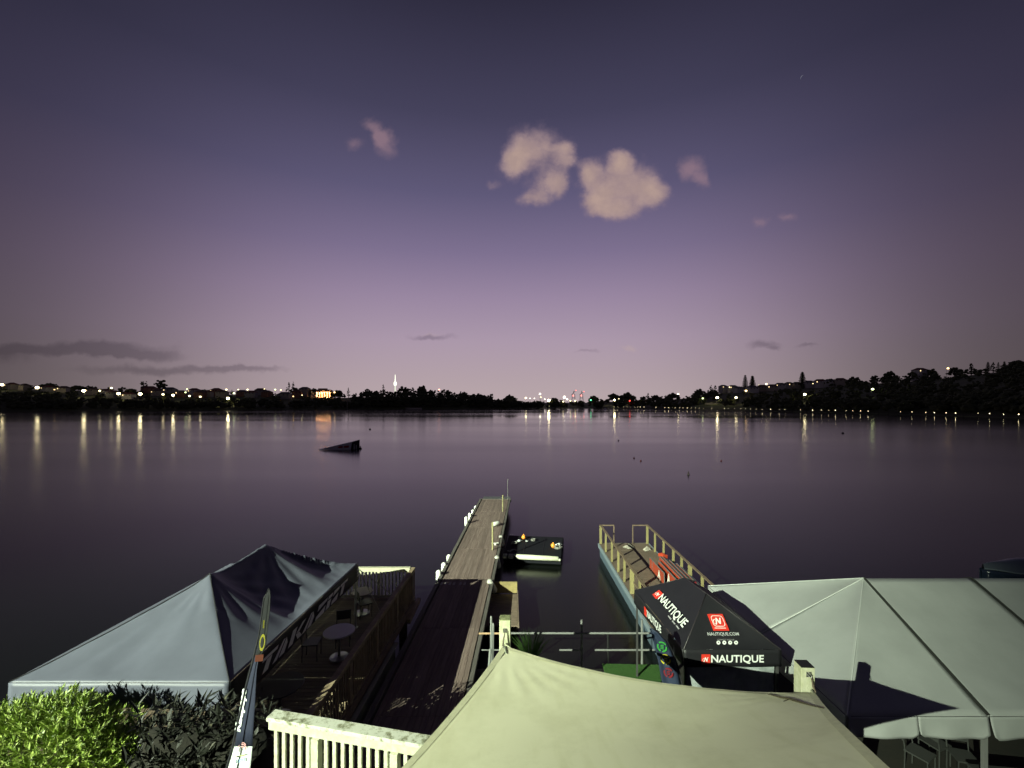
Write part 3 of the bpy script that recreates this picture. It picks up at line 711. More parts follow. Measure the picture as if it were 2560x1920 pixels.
def shade_sail():
    A = Vector((-.115, 5.9, 5.235)); B = Vector((3.385, 4.92, 5.245)); C = Vector((1.92, 1.62, 6.72)); D = Vector((-2.1, 1.5, 5.60))
    def fn(u, v):              # u along the row of posts, v towards the house
        p = A.lerp(B, u).lerp(D.lerp(C, u), v)
        cu = 4*u*(1-u); cv = 4*v*(1-v)
        p += SOUTH*(.27*cu*(1-v)**1.4) - SOUTH*(.25*cu*v**2)
        p += EAST*(.16*cv*(1-u)**2) - EAST*(.08*cv*u**2)
        p.z += -.10*cu*cv + .0
        n = mnoise.noise(Vector((u*3, v*3, 1)))*.012 + mnoise.noise(Vector((u*14+v*6, v*5-u*3, 4)))*.004
        # tension creases running in from the corners
        for cx_, cy_ in ((0, 0), (1, 0)):
            du, dv = (u-cx_)*3.6, (v-cy_)*4.8; r = math.hypot(du, dv)
            n += .006*math.sin(math.atan2(dv, abs(du)+1e-6)*26)*math.exp(-((r-.5)/.5)**2)
        p.z += n
        return p
    m = bpy.data.materials.new('sail_cloth'); m.use_nodes = True; t = m.node_tree; p = t.nodes['Principled BSDF']; p.inputs['Roughness'].default_value = .8
    tcn = t.nodes.new('ShaderNodeTexCoord'); n1 = t.nodes.new('ShaderNodeTexNoise'); n1.inputs['Scale'].default_value = 1.1; n1.inputs['Detail'].default_value = 7; n1.inputs['Roughness'].default_value = .68
    t.links.new(tcn.outputs['Object'], n1.inputs['Vector'])
    rp = t.nodes.new('ShaderNodeValToRGB'); e = rp.color_ramp.elements; e[0].position = .28; e[0].color = (.72,.71,.47,1); e[1].position = .55; e[1].color = (.86,.85,.60,1)
    t.links.new(n1.outputs[0], rp.inputs[0])
    mu = t.nodes.new('ShaderNodeMapping'); mu.inputs['Scale'].default_value = (6, 1.2, 1); mu.inputs['Rotation'].default_value = (0,0,R(35)); t.links.new(tcn.outputs['Object'], mu.inputs[0])
    n2 = t.nodes.new('ShaderNodeTexNoise'); n2.inputs['Scale'].default_value = 1.2; n2.inputs['Detail'].default_value = 6; t.links.new(mu.outputs[0], n2.inputs['Vector'])
    r2 = t.nodes.new('ShaderNodeValToRGB'); e = r2.color_ramp.elements; e[0].position = .30; e[0].color = (.95,.95,.92,1); e[1].position = .46; e[1].color = (1,1,1,1)
    t.links.new(n2.outputs[0], r2.inputs[0])
    mx = t.nodes.new('ShaderNodeMix'); mx.data_type = 'RGBA'; mx.blend_type = 'MULTIPLY'; mx.inputs[0].default_value = 1
    t.links.new(rp.outputs[0], mx.inputs[6]); t.links.new(r2.outputs[0], mx.inputs[7]); t.links.new(mx.outputs[2], p.inputs['Base Color'])
    b = t.nodes.new('ShaderNodeBump'); b.inputs['Strength'].default_value = .12; b.inputs['Distance'].default_value = .02; n3 = t.nodes.new('ShaderNodeTexNoise'); n3.inputs['Scale'].default_value = 220
    t.links.new(tcn.outputs['Object'], n3.inputs['Vector']); t.links.new(n3.outputs[0], b.inputs['Height']); t.links.new(b.outputs[0], p.inputs['Normal'])
    root = thing('shade_sail', A, 'large cream shade sail stretched across the bottom of the photo', 'shade sail')
    MB().grid(fn, 64, 64).build('sail_cloth', m, root, smooth=True, solid=.004)
    hem = mat('sail_hem', (.66,.65,.44), .8, var=.1, vscale=12)
    for nm, f in (('back', lambda q: (q, 0)), ('left', lambda q: (0, q)), ('right', lambda q: (1, q))):
        mb = MB(); pts = [fn(*f(i/40)) for i in range(41)]
        inn = [fn(*{'back': (i/40*.96+.02, .014), 'left': (.02, i/40), 'right': (.98, i/40)}[nm]) for i in range(41)]
        mb.add([q+Vector((0,0,.006)) for pr in zip(pts, inn) for q in pr], [(2*i, 2*i+1, 2*i+3, 2*i+2) for i in range(40)])
        mb.build('hem', hem, root, smooth=True)
    for cpt, s_ in ((A, 1), (B, -1)):
        MB().tube([cpt+EAST*s_*.0+Vector((0,.05,.0)), cpt+SOUTH*.09+EAST*s_*.03+Vector((0,0,.012))], .012, 6).build('corner_ring', steel, root)
        MB().tube([cpt+SOUTH*.05+EAST*s_*.03+Vector((0,0,.012)), cpt+SOUTH*.20+EAST*s_*.10+Vector((0,0,.010))], .016, 5).build('corner_webbing', mat('webbing', (.30,.32,.24), .9), root)
    # twig lying on the cloth near the right post
    pts = [fn(.86, .035), fn(.895, .06), fn(.92, .085), fn(.94, .13), fn(.965, .175), fn(.99, .23)]
    pts = [q+Vector((0,0,.014)) for q in pts]
    o = MB().tube(pts, [.004,.008,.012,.009,.007,.004], 6).tube([pts[2], pts[2]+Vector((-.10,-.05,.01))], .004, 5).tube([pts[3], pts[3]+Vector((.05,-.1,.012))], .003, 5).build('twig', mat('twig_bark', (.05,.04,.02), .9)); tag(o, 'thin dark twig lying on the shade sail near the right post', 'twig')
shade_sail()

# ---- white balustrade of the terrace
def white_rail():
    a = Vector((-2.77, 5.085, 4.9)); b = Vector((-.5, 4.60, 4.9)); d = (b-a); Lr = d.length; d.normalize(); n = Vector((-d.y, d.x, 0))
    t = thing('balustrade', (a.x, a.y, 3.7), 'weathered white balustrade with lichen on its top rail, bottom left of centre', 'balustrade')
    lich = bpy.data.materials.new('lichen_paint'); lich.use_nodes = True; tt = lich.node_tree; p = tt.nodes['Principled BSDF']; p.inputs['Roughness'].default_value = .8
    tcn = tt.nodes.new('ShaderNodeTexCoord')
    n1 = tt.nodes.new('ShaderNodeTexNoise'); n1.inputs['Scale'].default_value = 14; n1.inputs['Detail'].default_value = 8; n1.inputs['Roughness'].default_value = .72; tt.links.new(tcn.outputs['Object'], n1.inputs['Vector'])
    n2 = tt.nodes.new('ShaderNodeTexVoronoi'); n2.inputs['Scale'].default_value = 26; tt.links.new(tcn.outputs['Object'], n2.inputs['Vector'])
    r1 = tt.nodes.new('ShaderNodeValToRGB'); e = r1.color_ramp.elements; e[0].position = .30; e[0].color = (.11,.11,.07,1); e[1].position = .52; e[1].color = (.64,.66,.56,1); e.new(.42).color = (.34,.35,.24,1)
    n4 = tt.nodes.new('ShaderNodeTexNoise'); n4.inputs['Scale'].default_value = 3.2; n4.inputs['Detail'].default_value = 3; tt.links.new(tcn.outputs['Object'], n4.inputs['Vector'])
    m4 = tt.nodes.new('ShaderNodeMath'); m4.operation = 'MULTIPLY_ADD'; m4.inputs[1].default_value = .9; tt.links.new(n4.outputs[0], m4.inputs[0])
    m5 = tt.nodes.new('ShaderNodeMath'); m5.operation = 'SUBTRACT'; m5.inputs[1].default_value = .45; tt.links.new(n1.outputs[0], m5.inputs[0]); tt.links.new(m5.outputs[0], m4.inputs[2])
    tt.links.new(m4.outputs[0], r1.inputs[0])
    r2 = tt.nodes.new('ShaderNodeValToRGB'); e = r2.color_ramp.elements; e[0].position = .0; e[0].color = (.75,.75,.68,1); e[1].position = .32; e[1].color = (1,1,1,1)
    tt.links.new(n2.outputs['Distance'], r2.inputs[0])
    mx = tt.nodes.new('ShaderNodeMix'); mx.data_type = 'RGBA'; mx.blend_type = 'MULTIPLY'; mx.inputs[0].default_value = 1; tt.links.new(r1.outputs[0], mx.inputs[6]); tt.links.new(r2.outputs[0], mx.inputs[7]); tt.links.new(mx.outputs[2], p.inputs['Base Color'])
    bb = tt.nodes.new('ShaderNodeBump'); bb.inputs['Strength'].default_value = .5; bb.inputs['Distance'].default_value = .01; tt.links.new(n1.outputs[0], bb.inputs['Height']); tt.links.new(bb.outputs[0], p.inputs['Normal'])
    MB().bar(a-d*.02+Vector((0,0,-.022)), b+Vector((0,0,-.022)), .15, .044).build('top_rail', lich, t, bevel=.006)
    f = mat('rail_paint', (.66,.68,.54), .6, c2=(.50,.52,.34), var=.05, vscale=14, bump=.3, bscale=50)
    MB().bar(a-n*.045+Vector((0,0,-.094)), b-n*.045+Vector((0,0,-.094)), .035, .098).build('fascia_rail', f, t, bevel=.004)
    MB().bar(a-n*.045+Vector((0,0,-1.0)), b-n*.045+Vector((0,0,-1.0)), .045, .09).build('bottom_rail', f, t)
    bm = MB().box((0,0,0), (.042,.03,.86)).mesh('baluster', f); pm = MB().box((0,0,0), (.085,.085,1.12)).mesh('post', f)
    k = 0; q = .10; rz = math.atan2(d.y, d.x)
    while q < Lr-.05:
        pt = a+d*q-n*.05
        if k in (5, 14, 23): piece('post', pm, t, (pt.x, pt.y, 4.9-.70), rz); q += .125
        else: piece('baluster', bm, t, (pt.x, pt.y, 4.9-.57), rz); q += .103
        k += 1
    # terrace the rail stands on
    te = thing('terrace', (a.x, a.y, 3.6), 'dark timber terrace floor under the white balustrade', 'terrace')
    dk = mat('dark_timber', (.07,.055,.04), .85, var=.3, vscale=8, stretch=(1,8,1))
    for k in range(16):
        o = a-n*(.08+.145*k)+Vector((0,0,0)); MB().bar(Vector((o.x, o.y, 3.74))-d*.05, Vector((o.x, o.y, 3.74))+d*3.3, .138, .035).build('floor_board', dk, te)
    MB().bar(Vector((a.x, a.y, 3.60))-n*.02, Vector((a.x, a.y, 3.60))-n*.02+d*3.3, .05, .22).build('joist', dk, te)
    for q in (.05, 1.6, 3.2): MB().box(a+d*q-n*.1+Vector((0,0,-2.2)), (.1,.1,2.4)).build('stump', dk, te)
white_rail()

# ---- bright shrub bottom left, low plants on the bank
def leafmesh(mb, c, d, up, l, wd):
    s_ = d.cross(up); s_ = s_.normalized() if s_.length > 1e-4 else Vector((1,0,0))
    n = s_.cross(d)
    mb.add([c, c+d*l*.45+s_*wd*.5+n*l*.04, c+d*l, c+d*l*.45-s_*wd*.5+n*l*.04], [(0,1,2),(0,2,3)])
def shrub():
    ctr = Vector((-7.55, 7.2, 2.40)); rad = Vector((1.66, .6, 1.30)); g = near_h(-7.8, 7.0)-.1
    t = thing('shrub', (ctr.x, ctr.y, g), 'bright green leafy shrub in the bottom left corner', 'shrub')
    mb = MB(); st = MB(); rng = random.Random(3)
    for k in range(3000):
        d = Vector((rng.gauss(0,1), rng.gauss(0,1), rng.gauss(.25,1))).normalized()
        lump = 1+.17*mnoise.noise(d*2.3+Vector((3,1,7)))+.10*mnoise.noise(d*6)
        q = rng.random()**.22*lump
        base = ctr+Vector((d.x*rad.x, d.y*rad.y, d.z*rad.z))*q*.92
        gd = (d*.75+Vector((rng.gauss(0,.35), rng.gauss(0,.35), .55+rng.gauss(0,.3)))).normalized()
        ln = rng.uniform(.10,.20)
        if k % 3 == 0: st.tube([base-gd*.12, base+gd*ln], [.004,.002], 4, cap=False)
        for i in range(11):
            a = rng.random()*6.283; side = gd.orthogonal().normalized(); side = Matrix.Rotation(a, 3, gd) @ side
            dd = (gd*(.45+.5*i/11)+side*(.8-.5*i/11)).normalized()
            leafmesh(mb, base+gd*ln*i/11, dd, gd, rng.uniform(.075,.14), rng.uniform(.018,.032))
    lf = bpy.data.materials.new('shrub_leaf'); lf.use_nodes = True; tt = lf.node_tree; p = tt.nodes['Principled BSDF']; p.inputs['Roughness'].default_value = .45
    gi = tt.nodes.new('ShaderNodeNewGeometry'); rp = tt.nodes.new('ShaderNodeValToRGB'); e = rp.color_ramp.elements
    e[0].color = (.09,.15,.015,1); e[1].color = (.42,.50,.14,1); q = e.new(.5); q.color = (.23,.33,.05,1); tt.links.new(gi.outputs['Random Per Island'], rp.inputs[0]); tt.links.new(rp.outputs[0], p.inputs['Base Color'])
    mb.build('foliage', lf, t)
    st.build('twigs', mat('shrub_twig', (.10,.09,.04), .8), t)
    s2 = MB()
    for k in range(9):
        a = k*.7; s2.tube([(ctr.x+.1*math.cos(a), ctr.y+.1*math.sin(a), g), (ctr.x+.35*math.cos(a), ctr.y+.12*math.sin(a), g+.4), (ctr.x+.6*math.cos(a), ctr.y+.2*math.sin(a), max(ctr.z, g+.8))], [.03,.022,.01], 6)
    s2.build('stems', MATS['shrub_twig'], t)
shrub()
def ground_cover():
    rng = random.Random(9); mb = MB()
    for k in range(2400):
        x = rng.uniform(-8.5,-2.2); y = rng.uniform(3.6, 7.45) if k % 2 else rng.uniform(6.3, 7.6); g = near_h(x, y)
        if -5.0 < x < -3.4 and y < 6.7: continue
        if k % 2 == 0 and x > -4.4: continue
        if x < -6.05 and y > 6.0: continue
        if k % 2 and mnoise.noise(Vector((x*1.1, y*1.1, 5))) < -.02: continue
        h = rng.uniform(.05,.7)*(.5 if y < 6.3 else .75)
        for i in range(4):
            d = Vector((rng.gauss(0,1), rng.gauss(0,1), rng.uniform(.2,1.3))).normalized()
            leafmesh(mb, Vector((x, y, g+h*rng.random())), d, Vector((0,0,1)), rng.uniform(.10,.30), rng.uniform(.03,.075))
    gm = bpy.data.materials.new('bank_leaf'); gm.use_nodes = True; tt = gm.node_tree; p = tt.nodes['Principled BSDF']; p.inputs['Roughness'].default_value = .6
    gi = tt.nodes.new('ShaderNodeNewGeometry'); rp = tt.nodes.new('ShaderNodeValToRGB'); e = rp.color_ramp.elements
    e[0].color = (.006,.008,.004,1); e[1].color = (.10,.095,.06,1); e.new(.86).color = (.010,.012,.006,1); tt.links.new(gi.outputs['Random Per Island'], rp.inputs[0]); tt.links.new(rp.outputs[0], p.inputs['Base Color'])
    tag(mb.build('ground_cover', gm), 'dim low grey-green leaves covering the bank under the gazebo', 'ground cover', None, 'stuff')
ground_cover()

# ---- left deck with wall, balustrades and tables
DK = 1.4
sh = .045                                     # everything on the left shore leans a little towards +x with distance
def lx(x, y): return x+(y-8)*sh
old_wood = mat('old_timber', (.17,.125,.085), .8, var=.35, vscale=3.0, bump=.5, bscale=40, stretch=(1,6,6), c2=(.09,.065,.045))
rail_wood = mat('rail_timber_shaded', (.28,.22,.14), .8, var=.3, vscale=4, bump=.4, bscale=40, c2=(.14,.10,.06))  # side rail: pale timber browned to stand for the shade on it
def deck():
    t = thing('deck', (-3.8, 8, DK), 'timber deck on a concrete wall at the left, under the grey gazebo', 'deck')
    me = None
    y = 7.75
    k = 0
    while y < 16.0:
        x0, x1 = -10.4, lx(-3.95, y)
        if me is None: me = MB().box((0,0,0), (1, .138, .032)).mesh('floor_board', old_wood)
        o = piece('floor_board', me, t, ((x0+x1)/2, y, DK-.016)); o.scale = (x1-x0, 1, 1); y += .146
    a = Vector((lx(-3.9, 6.6), 6.6, DK-.15)); b = Vector((lx(-3.9, 16.0), 16.0, DK-.15))
    MB().bar(a, b, .06, .24).build('fascia', old_wood, t); MB().bar(Vector((-10.4,16.03,DK-.15)), Vector((b.x,16.03,DK-.15)), .06, .24).build('fascia', old_wood, t)
    MB().bar(b+Vector((.06,-1.2,-.14)), b+Vector((.06,.45,-.14)), .12, .14).build('bearer', rail_wood, t)
    for yy in (15.6,):
        for x in (-10, -8, -6, lx(-4.2, yy)): MB().tube([(x, yy, -1.2), (x, yy, DK-.1)], .14, 10).build('pile', old_wood, t)
    con = mat('mossy_concrete', (.30,.30,.25), .9, c2=(.17,.18,.13), var=.12, vscale=1.6, bump=.35, bscale=12, stretch=(1,1,.5))
    w_ = thing('retaining_wall', (lx(-3.72,10), 10, 0), 'pale mossy concrete wall holding up the left deck', 'wall')
    mb = MB(); y0, y1 = 6.8, 13.5
    mb.add([(lx(-3.78,y0),y0,-1),(lx(-3.78,y1),y1,-1),(lx(-4.05,y1),y1,-1),(lx(-4.05,y0),y0,-1),(lx(-3.84,y0),y0,DK-.27),(lx(-3.84,y1),y1,DK-.27),(lx(-4.05,y1),y1,DK-.27),(lx(-4.05,y0),y0,DK-.27)], [(0,1,5,4),(1,2,6,5),(2,3,7,6),(3,0,4,7),(4,5,6,7)])
    mb.build('wall_face', con, w_); MB().bar((lx(-3.9,y0),y0,DK-.285), (lx(-3.9,y1),y1,DK-.285), .34, .03).build('coping', con, w_)
deck()
def deck_rail(a, b, label, pale):
    a, b = Vector(a), Vector(b); d = b-a; Lr = d.length; d.normalize(); n = Vector((d.y, -d.x, 0)); rz = math.atan2(d.y, d.x)
    t = thing('deck_balustrade', a, label, 'balustrade', 'balustrades of the left deck')
    m = pale
    MB().bar(a+Vector((0,0,1.09)), b+Vector((0,0,1.09)), .14, .04).build('top_rail', m, t)
    MB().bar(a+n*.035+Vector((0,0,1.01)), b+n*.035+Vector((0,0,1.01)), .035, .10).build('fascia_rail', m, t)
    MB().bar(a+n*.035+Vector((0,0,.08)), b+n*.035+Vector((0,0,.08)), .035, .09).build('bottom_rail', m, t)
    bm = MB().box((0,0,0), (.042,.03,.92)).mesh('baluster', m); pm = MB().box((0,0,0), (.09,.09,1.2)).mesh('post', m)
    q = .1; k = 0
    while q < Lr:
        p = a+d*q
        if k % 14 == 0: piece('post', pm, t, (p.x, p.y, a.z+.48), rz)
        else: p = p+n*.05; piece('baluster', bm, t, (p.x, p.y, a.z+.52), rz)
        q += .128; k += 1
deck_rail((lx(-3.93, 6.7), 6.7, DK), (lx(-3.93, 15.95), 15.95, DK), 'shaded slatted balustrade running out along the right side of the left deck', rail_wood)
deck_rail((-10.3, 15.95, DK), (lx(-3.93, 15.95)-.12, 15.95, DK), 'pale slatted balustrade across the far end of the left deck', mat('rail_pale', (.50,.49,.36), .7, var=.12, vscale=8))
def table(px, py, r, label, m, h=.74, group='round tables on the left deck'):
    z = DK+h; y = (CZ-z)*F/(py-HOR); x = (px-1280)/F*y
    t = thing('round_table', (x, y, DK), label, 'table', group)
    MB().lathe((x, y, z), [(r*.97,-.03),(r,-.02),(r,0),(r*.985,.006)], 40).build('table_top', m, t, smooth=False)
    MB().tube([(x, y, DK+.02), (x, y, z-.03)], .04, 10).build('pedestal', steel, t)
    MB().lathe((x, y, DK), [(.26,.0),(.25,.03),(.05,.05)], 20).build('foot', steel, t)
    MB().box((x+.0, y-r-.01, z-.03), (.03,.02,.04)).build('clip', steel, t)
tw = mat('table_white', (.62,.60,.62), .35); td = mat('table_dark', (.05,.05,.05), .4)
table(848, 1577, .42, 'round white table on the left deck beside the shaded balustrade', tw)
table(700, 1712, .5, 'round dark table in the shadow under the near right gazebo corner', td)
table(905, 1478, .36, 'small round brown table near the far end of the left deck', mat('table_brown', (.22,.15,.12), .5))
def chair(x, y, z, rz, m, label, group):
    t = thing('chair', (x, y, z), label, 'chair', group); rot = Matrix.Rotation(rz, 3, 'Z'); O = Vector((x, y, z))
    W = lambda a, b, c: rot @ Vector((a, b, c))+O
    MB().box(O+Vector((0,0,.45)), (.42,.42,.03), rz).build('seat', m, t)
    for a, b in ((-.19,-.19),(.19,-.19)): MB().tube([W(a, b, 0), W(a, b, .44)], .014, 6).build('leg', m, t)
    for a in (-.19, .19): MB().tube([W(a,.2,0), W(a,.19,.45), W(a,.25,.9)], .014, 6).build('leg', m, t)
    MB().box(W(0,.235,.76), (.40,.02,.26), rz).build('backrest', m, t)
chair_dark = mat('chair_dark', (.03,.03,.032), .5)
for x, y, rz, lab in ((-4.95,12.9,.3,'dark chair beyond the round white table'),(-5.55,12.2,1.7,'dark chair left of the round white table'),(-4.9,14.6,2.2,'dark chair near the far end of the left deck'),(-5.6,9.3,-1.2,'dark chair by the dark table under the gazebo')):
    chair(x, y, DK, rz, chair_dark, lab, 'chairs on the left deck')

# ---- grey two-peak gazebo
def grey_gazebo():
    x0, y0, ze = -9.14, 8.0, 3.40
    Wd, Ln, H = 4.0, 5.9, 1.10
    u1, u2 = 2.25, 4.38
    t = thing('gazebo', (-7.1, 11, DK), 'grey-blue pop-up gazebo with two peaks on the left deck', 'gazebo')
    fab = mat('gazebo_fabric', (.105,.113,.15), .5, var=.10, vscale=1.3, bump=.14, bscale=5, spec=.35)
    def roof(uu, vv):
        side = (1-abs(vv-Wd/2)/(Wd/2)); near = uu/u1; far = (Ln-uu)/(Ln-u2)
        h = min(side, near, far, 1.0)
        if u1 < uu < u2:
            m_ = (uu-u1)/(u2-u1); val = math.sin(math.pi/2*m_/.24) if m_ < .24 else math.cos(math.pi/2*(m_-.24)/.76)
            h -= val*(.07+.11*math.sin(math.pi*min(1, side))**.9)
            h = max(h, 0)
        elif uu <= u1 and side < near:
            h -= .16*(1-uu/u1)*side*(1-side)*4*min(1, (near-side)*2)*.5
        elif uu >= u2 and side < far:
            h -= .16*math.sin(math.pi*min(1, (uu-u2)/(Ln-u2)))*side*(1-side)*4
        return h
    def z(uu, vv):
        h = roof(uu, vv); n = 0
        pv = mnoise.noise(Vector((uu*1.1, vv*1.1, 2)))*.018
        # creases fan out from hips and peaks
        for pu, pv_ in ((u1, Wd/2), (u2, Wd/2)):
            du, dv = uu-pu, vv-pv_; r = math.hypot(du, dv); a = math.atan2(dv, du)
            n += .013*math.sin(a*17+pu)*math.exp(-((r-1.1)/.8)**2)*(1 if uu > 1.5 else .35)
        if uu < u1:                      # broad slack fold down the near face
            lv_ = Wd/2+(1.55-Wd/2)*(1-uu/u1); n -= .055*math.exp(-((vv-lv_)/.26)**2)*math.sin(math.pi*min(1, uu/u1))**.6
            lv_ = Wd/2+(.75-Wd/2)*(1-uu/u1); n -= .035*math.exp(-((vv-lv_)/.16)**2)*math.sin(math.pi*min(1, uu/u1))
        if uu > 2.3: n += .012*mnoise.noise(Vector((uu*4+vv*2.5, (vv-uu)*1.2, 9)))
        sag = -.10*(math.sin(math.pi*min(1, h))) * (1 if uu < u1 else .6)
        edge = min(uu, Ln-uu, vv, Wd-vv)
        return ze+H*h**(1+.34*sm(1.4, 2.7, uu))+sag*.75*(1-sm(1.4, 2.7, uu))+(pv+n)*min(1, edge*4)
    def fn(a, b):
        uu, vv = a*Ln, b*Wd
        return (x0+vv+uu*sh, y0+uu, z(uu, vv))
    MB().grid(fn, 110, 76).build('canopy', fab, t, smooth=True, solid=.006)
    # seams along the near hips
    seam = mat('gazebo_seam', (.02,.02,.024), .6)
    P1 = (x0+Wd/2+u1*sh, y0+u1, 0)
    for vv0 in (0, Wd):
        pts = []
        for i in range(29):
            q = i/28; uu = u1*q; vv = vv0+(Wd/2-vv0)*q; pts.append(Vector((x0+vv+uu*sh, y0+uu, z(uu, vv)+.008)))
        MB().tube(pts, .011, 5).build('seam', seam, t)
    # valance: grey at the near end, black down the right side, far and left
    vl = .47
    blk = mat('gazebo_black', (.012,.012,.014), .6)
    def val(a, b, m, nm):
        a, b = Vector(a), Vector(b); d = b-a; out = Vector((d.y, -d.x, 0)).normalized()
        def f(i, j): return a+d*i+out*(.03*math.sin(i*9)*j+.012+.02*j)+Vector((0,0,-vl*j-.012*math.sin(i*7)*j))
        return MB().grid(f, 40, 6).build(nm, m, t, smooth=True, solid=.005)
    c = [Vector((x0, y0, ze)), Vector((x0+Wd, y0, ze)), Vector((x0+Wd+Ln*sh, y0+Ln, ze)), Vector((x0+Ln*sh, y0+Ln, ze))]
    val(c[0], c[1], fab, 'valance'); rv = val(c[1], c[2], blk, 'valance'); val(c[2], c[3], fab, 'valance'); val(c[3], c[0], fab, 'valance')
    rv['label'] = 'black side valance with pale slanted lettering'
    alu = mat('gazebo_leg', (.50,.52,.50), .4, metal=.6)
    for k, q in enumerate(c):
        ix = .05 if k in (0, 3) else -.05
        MB().box((q.x+ix, q.y+(.05 if k < 2 else -.05), (DK+ze)/2), (.045,.045,ze-DK)).build('leg', alu, t)
        MB().box((q.x+ix, q.y+(.05 if k < 2 else -.05), DK+.01), (.12,.12,.02)).build('foot', alu, t)
    # scissor struts under the right and near sides
    for (a, b) in ((c[1], c[2]), (c[0], c[1])):
        for s0, s1 in ((0, .25), (.25, .5), (.5, .75), (.75, 1)):
            p, q = a.lerp(b, s0), a.lerp(b, s1); off = Vector((-.06, .06, 0))
            MB().bar(p+off+Vector((0,0,-.08)), q+off+Vector((0,0,-.42)), .015, .03).build('strut', alu, t)
            MB().bar(p+off*1.3+Vector((0,0,-.42)), q+off*1.3+Vector((0,0,-.08)), .015, .03).build('strut', alu, t)
    MB().bar(c[1]+Vector((-.05,.06,-.45)), c[1]+Vector((.28,.5,-.85)), .02, .03).build('brace', alu, t)
    # lettering along the black valance
    tx = ([], [])
    def gl(x, polys):                       # slanted, cut-up capitals
        for pl in polys:
            k = len(tx[0]); tx[0].extend([((x+a+.06*b)/1.0, b) for a, b in pl]); tx[1].append(tuple(range(k, k+len(pl))))
    gl(.00, [[(0,.78),(.125,.78),(.125,1),(0,1)], [(.04,0),(.085,0),(.085,.74),(.04,.74)]])
    gl(.14, [[(-.02,0),(.02,0),(.05,1),(.03,1)], [(.035,0),(.085,0),(.09,.55),(.06,1)]])
    gl(.27, [[(-.01,0),(.035,0),(.035,1),(-.01,1)], [(.045,.5),(.09,1),(.13,1),(.08,.5)], [(.045,.46),(.08,.46),(.13,0),(.085,0)]])
    gl(.43, [[(-.03,0),(.01,0),(.045,1),(.025,1)], [(.025,0),(.07,0),(.085,.5),(.05,1)]])
    gl(.55, [[(0,.58),(.115,.78),(.115,1),(0,1)], [(0,0),(.11,0),(.11,.5),(0,.26)]])
    gl(.68, [[(0,0),(.05,0),(.05,.62),(0,.62)], [(.0,.72),(.06,.72),(.06,1),(0,1)]])
    gl(.755, [[(0,.0),(.085,0),(.085,.5),(0,.3)], [(0,.6),(.085,.78),(.085,1),(0,1)]])
    gl(.855, [[(0,.78),(.115,.78),(.115,1),(0,1)], [(.03,0),(.075,0),(.075,.74),(.03,.74)]])
    bl = c[1].lerp(c[2], .12)+Vector((.03,0,-vl*.86)); br = c[1].lerp(c[2], .84)+Vector((.03,0,-vl*.86)); tl = bl+Vector((-.02,0,vl*.58))
    lay(tx, bl, br, tl, .03).build('lettering', mat('letter_pale', (.85,.86,.78), .7), rv)
    bl = c[1].lerp(c[2], .955)+Vector((.04,0,-vl*.72))
    for k in range(3): lay(SQ, bl+Vector((0,.0,.09*k)), bl+Vector((0,.18,.09*k)), bl+Vector((0,.03,.09*k+.055)), .04).build('lettering', MATS['letter_pale'], rv)
    # guy rope from the far corner to the balustrade
    for k, e in enumerate((Vector((lx(-3.93,13.6), 13.6, DK+1.12)), Vector((lx(-3.93,12.4), 12.5, DK+1.10)))):
        o = MB().tube([c[2]+Vector((-.02,0,-.15)), c[2].lerp(e, .5)+Vector((0,0,-.06)), e], .013, 5).build('guy_rope', mat('rope_pale', (.35,.33,.22), .9))
        tag(o, 'pale guy rope, ' + ('upper' if k == 0 else 'lower') + ' of two from the gazebo corner to the shaded balustrade', 'rope', 'guy ropes of the grey gazebo')
grey_gazebo()

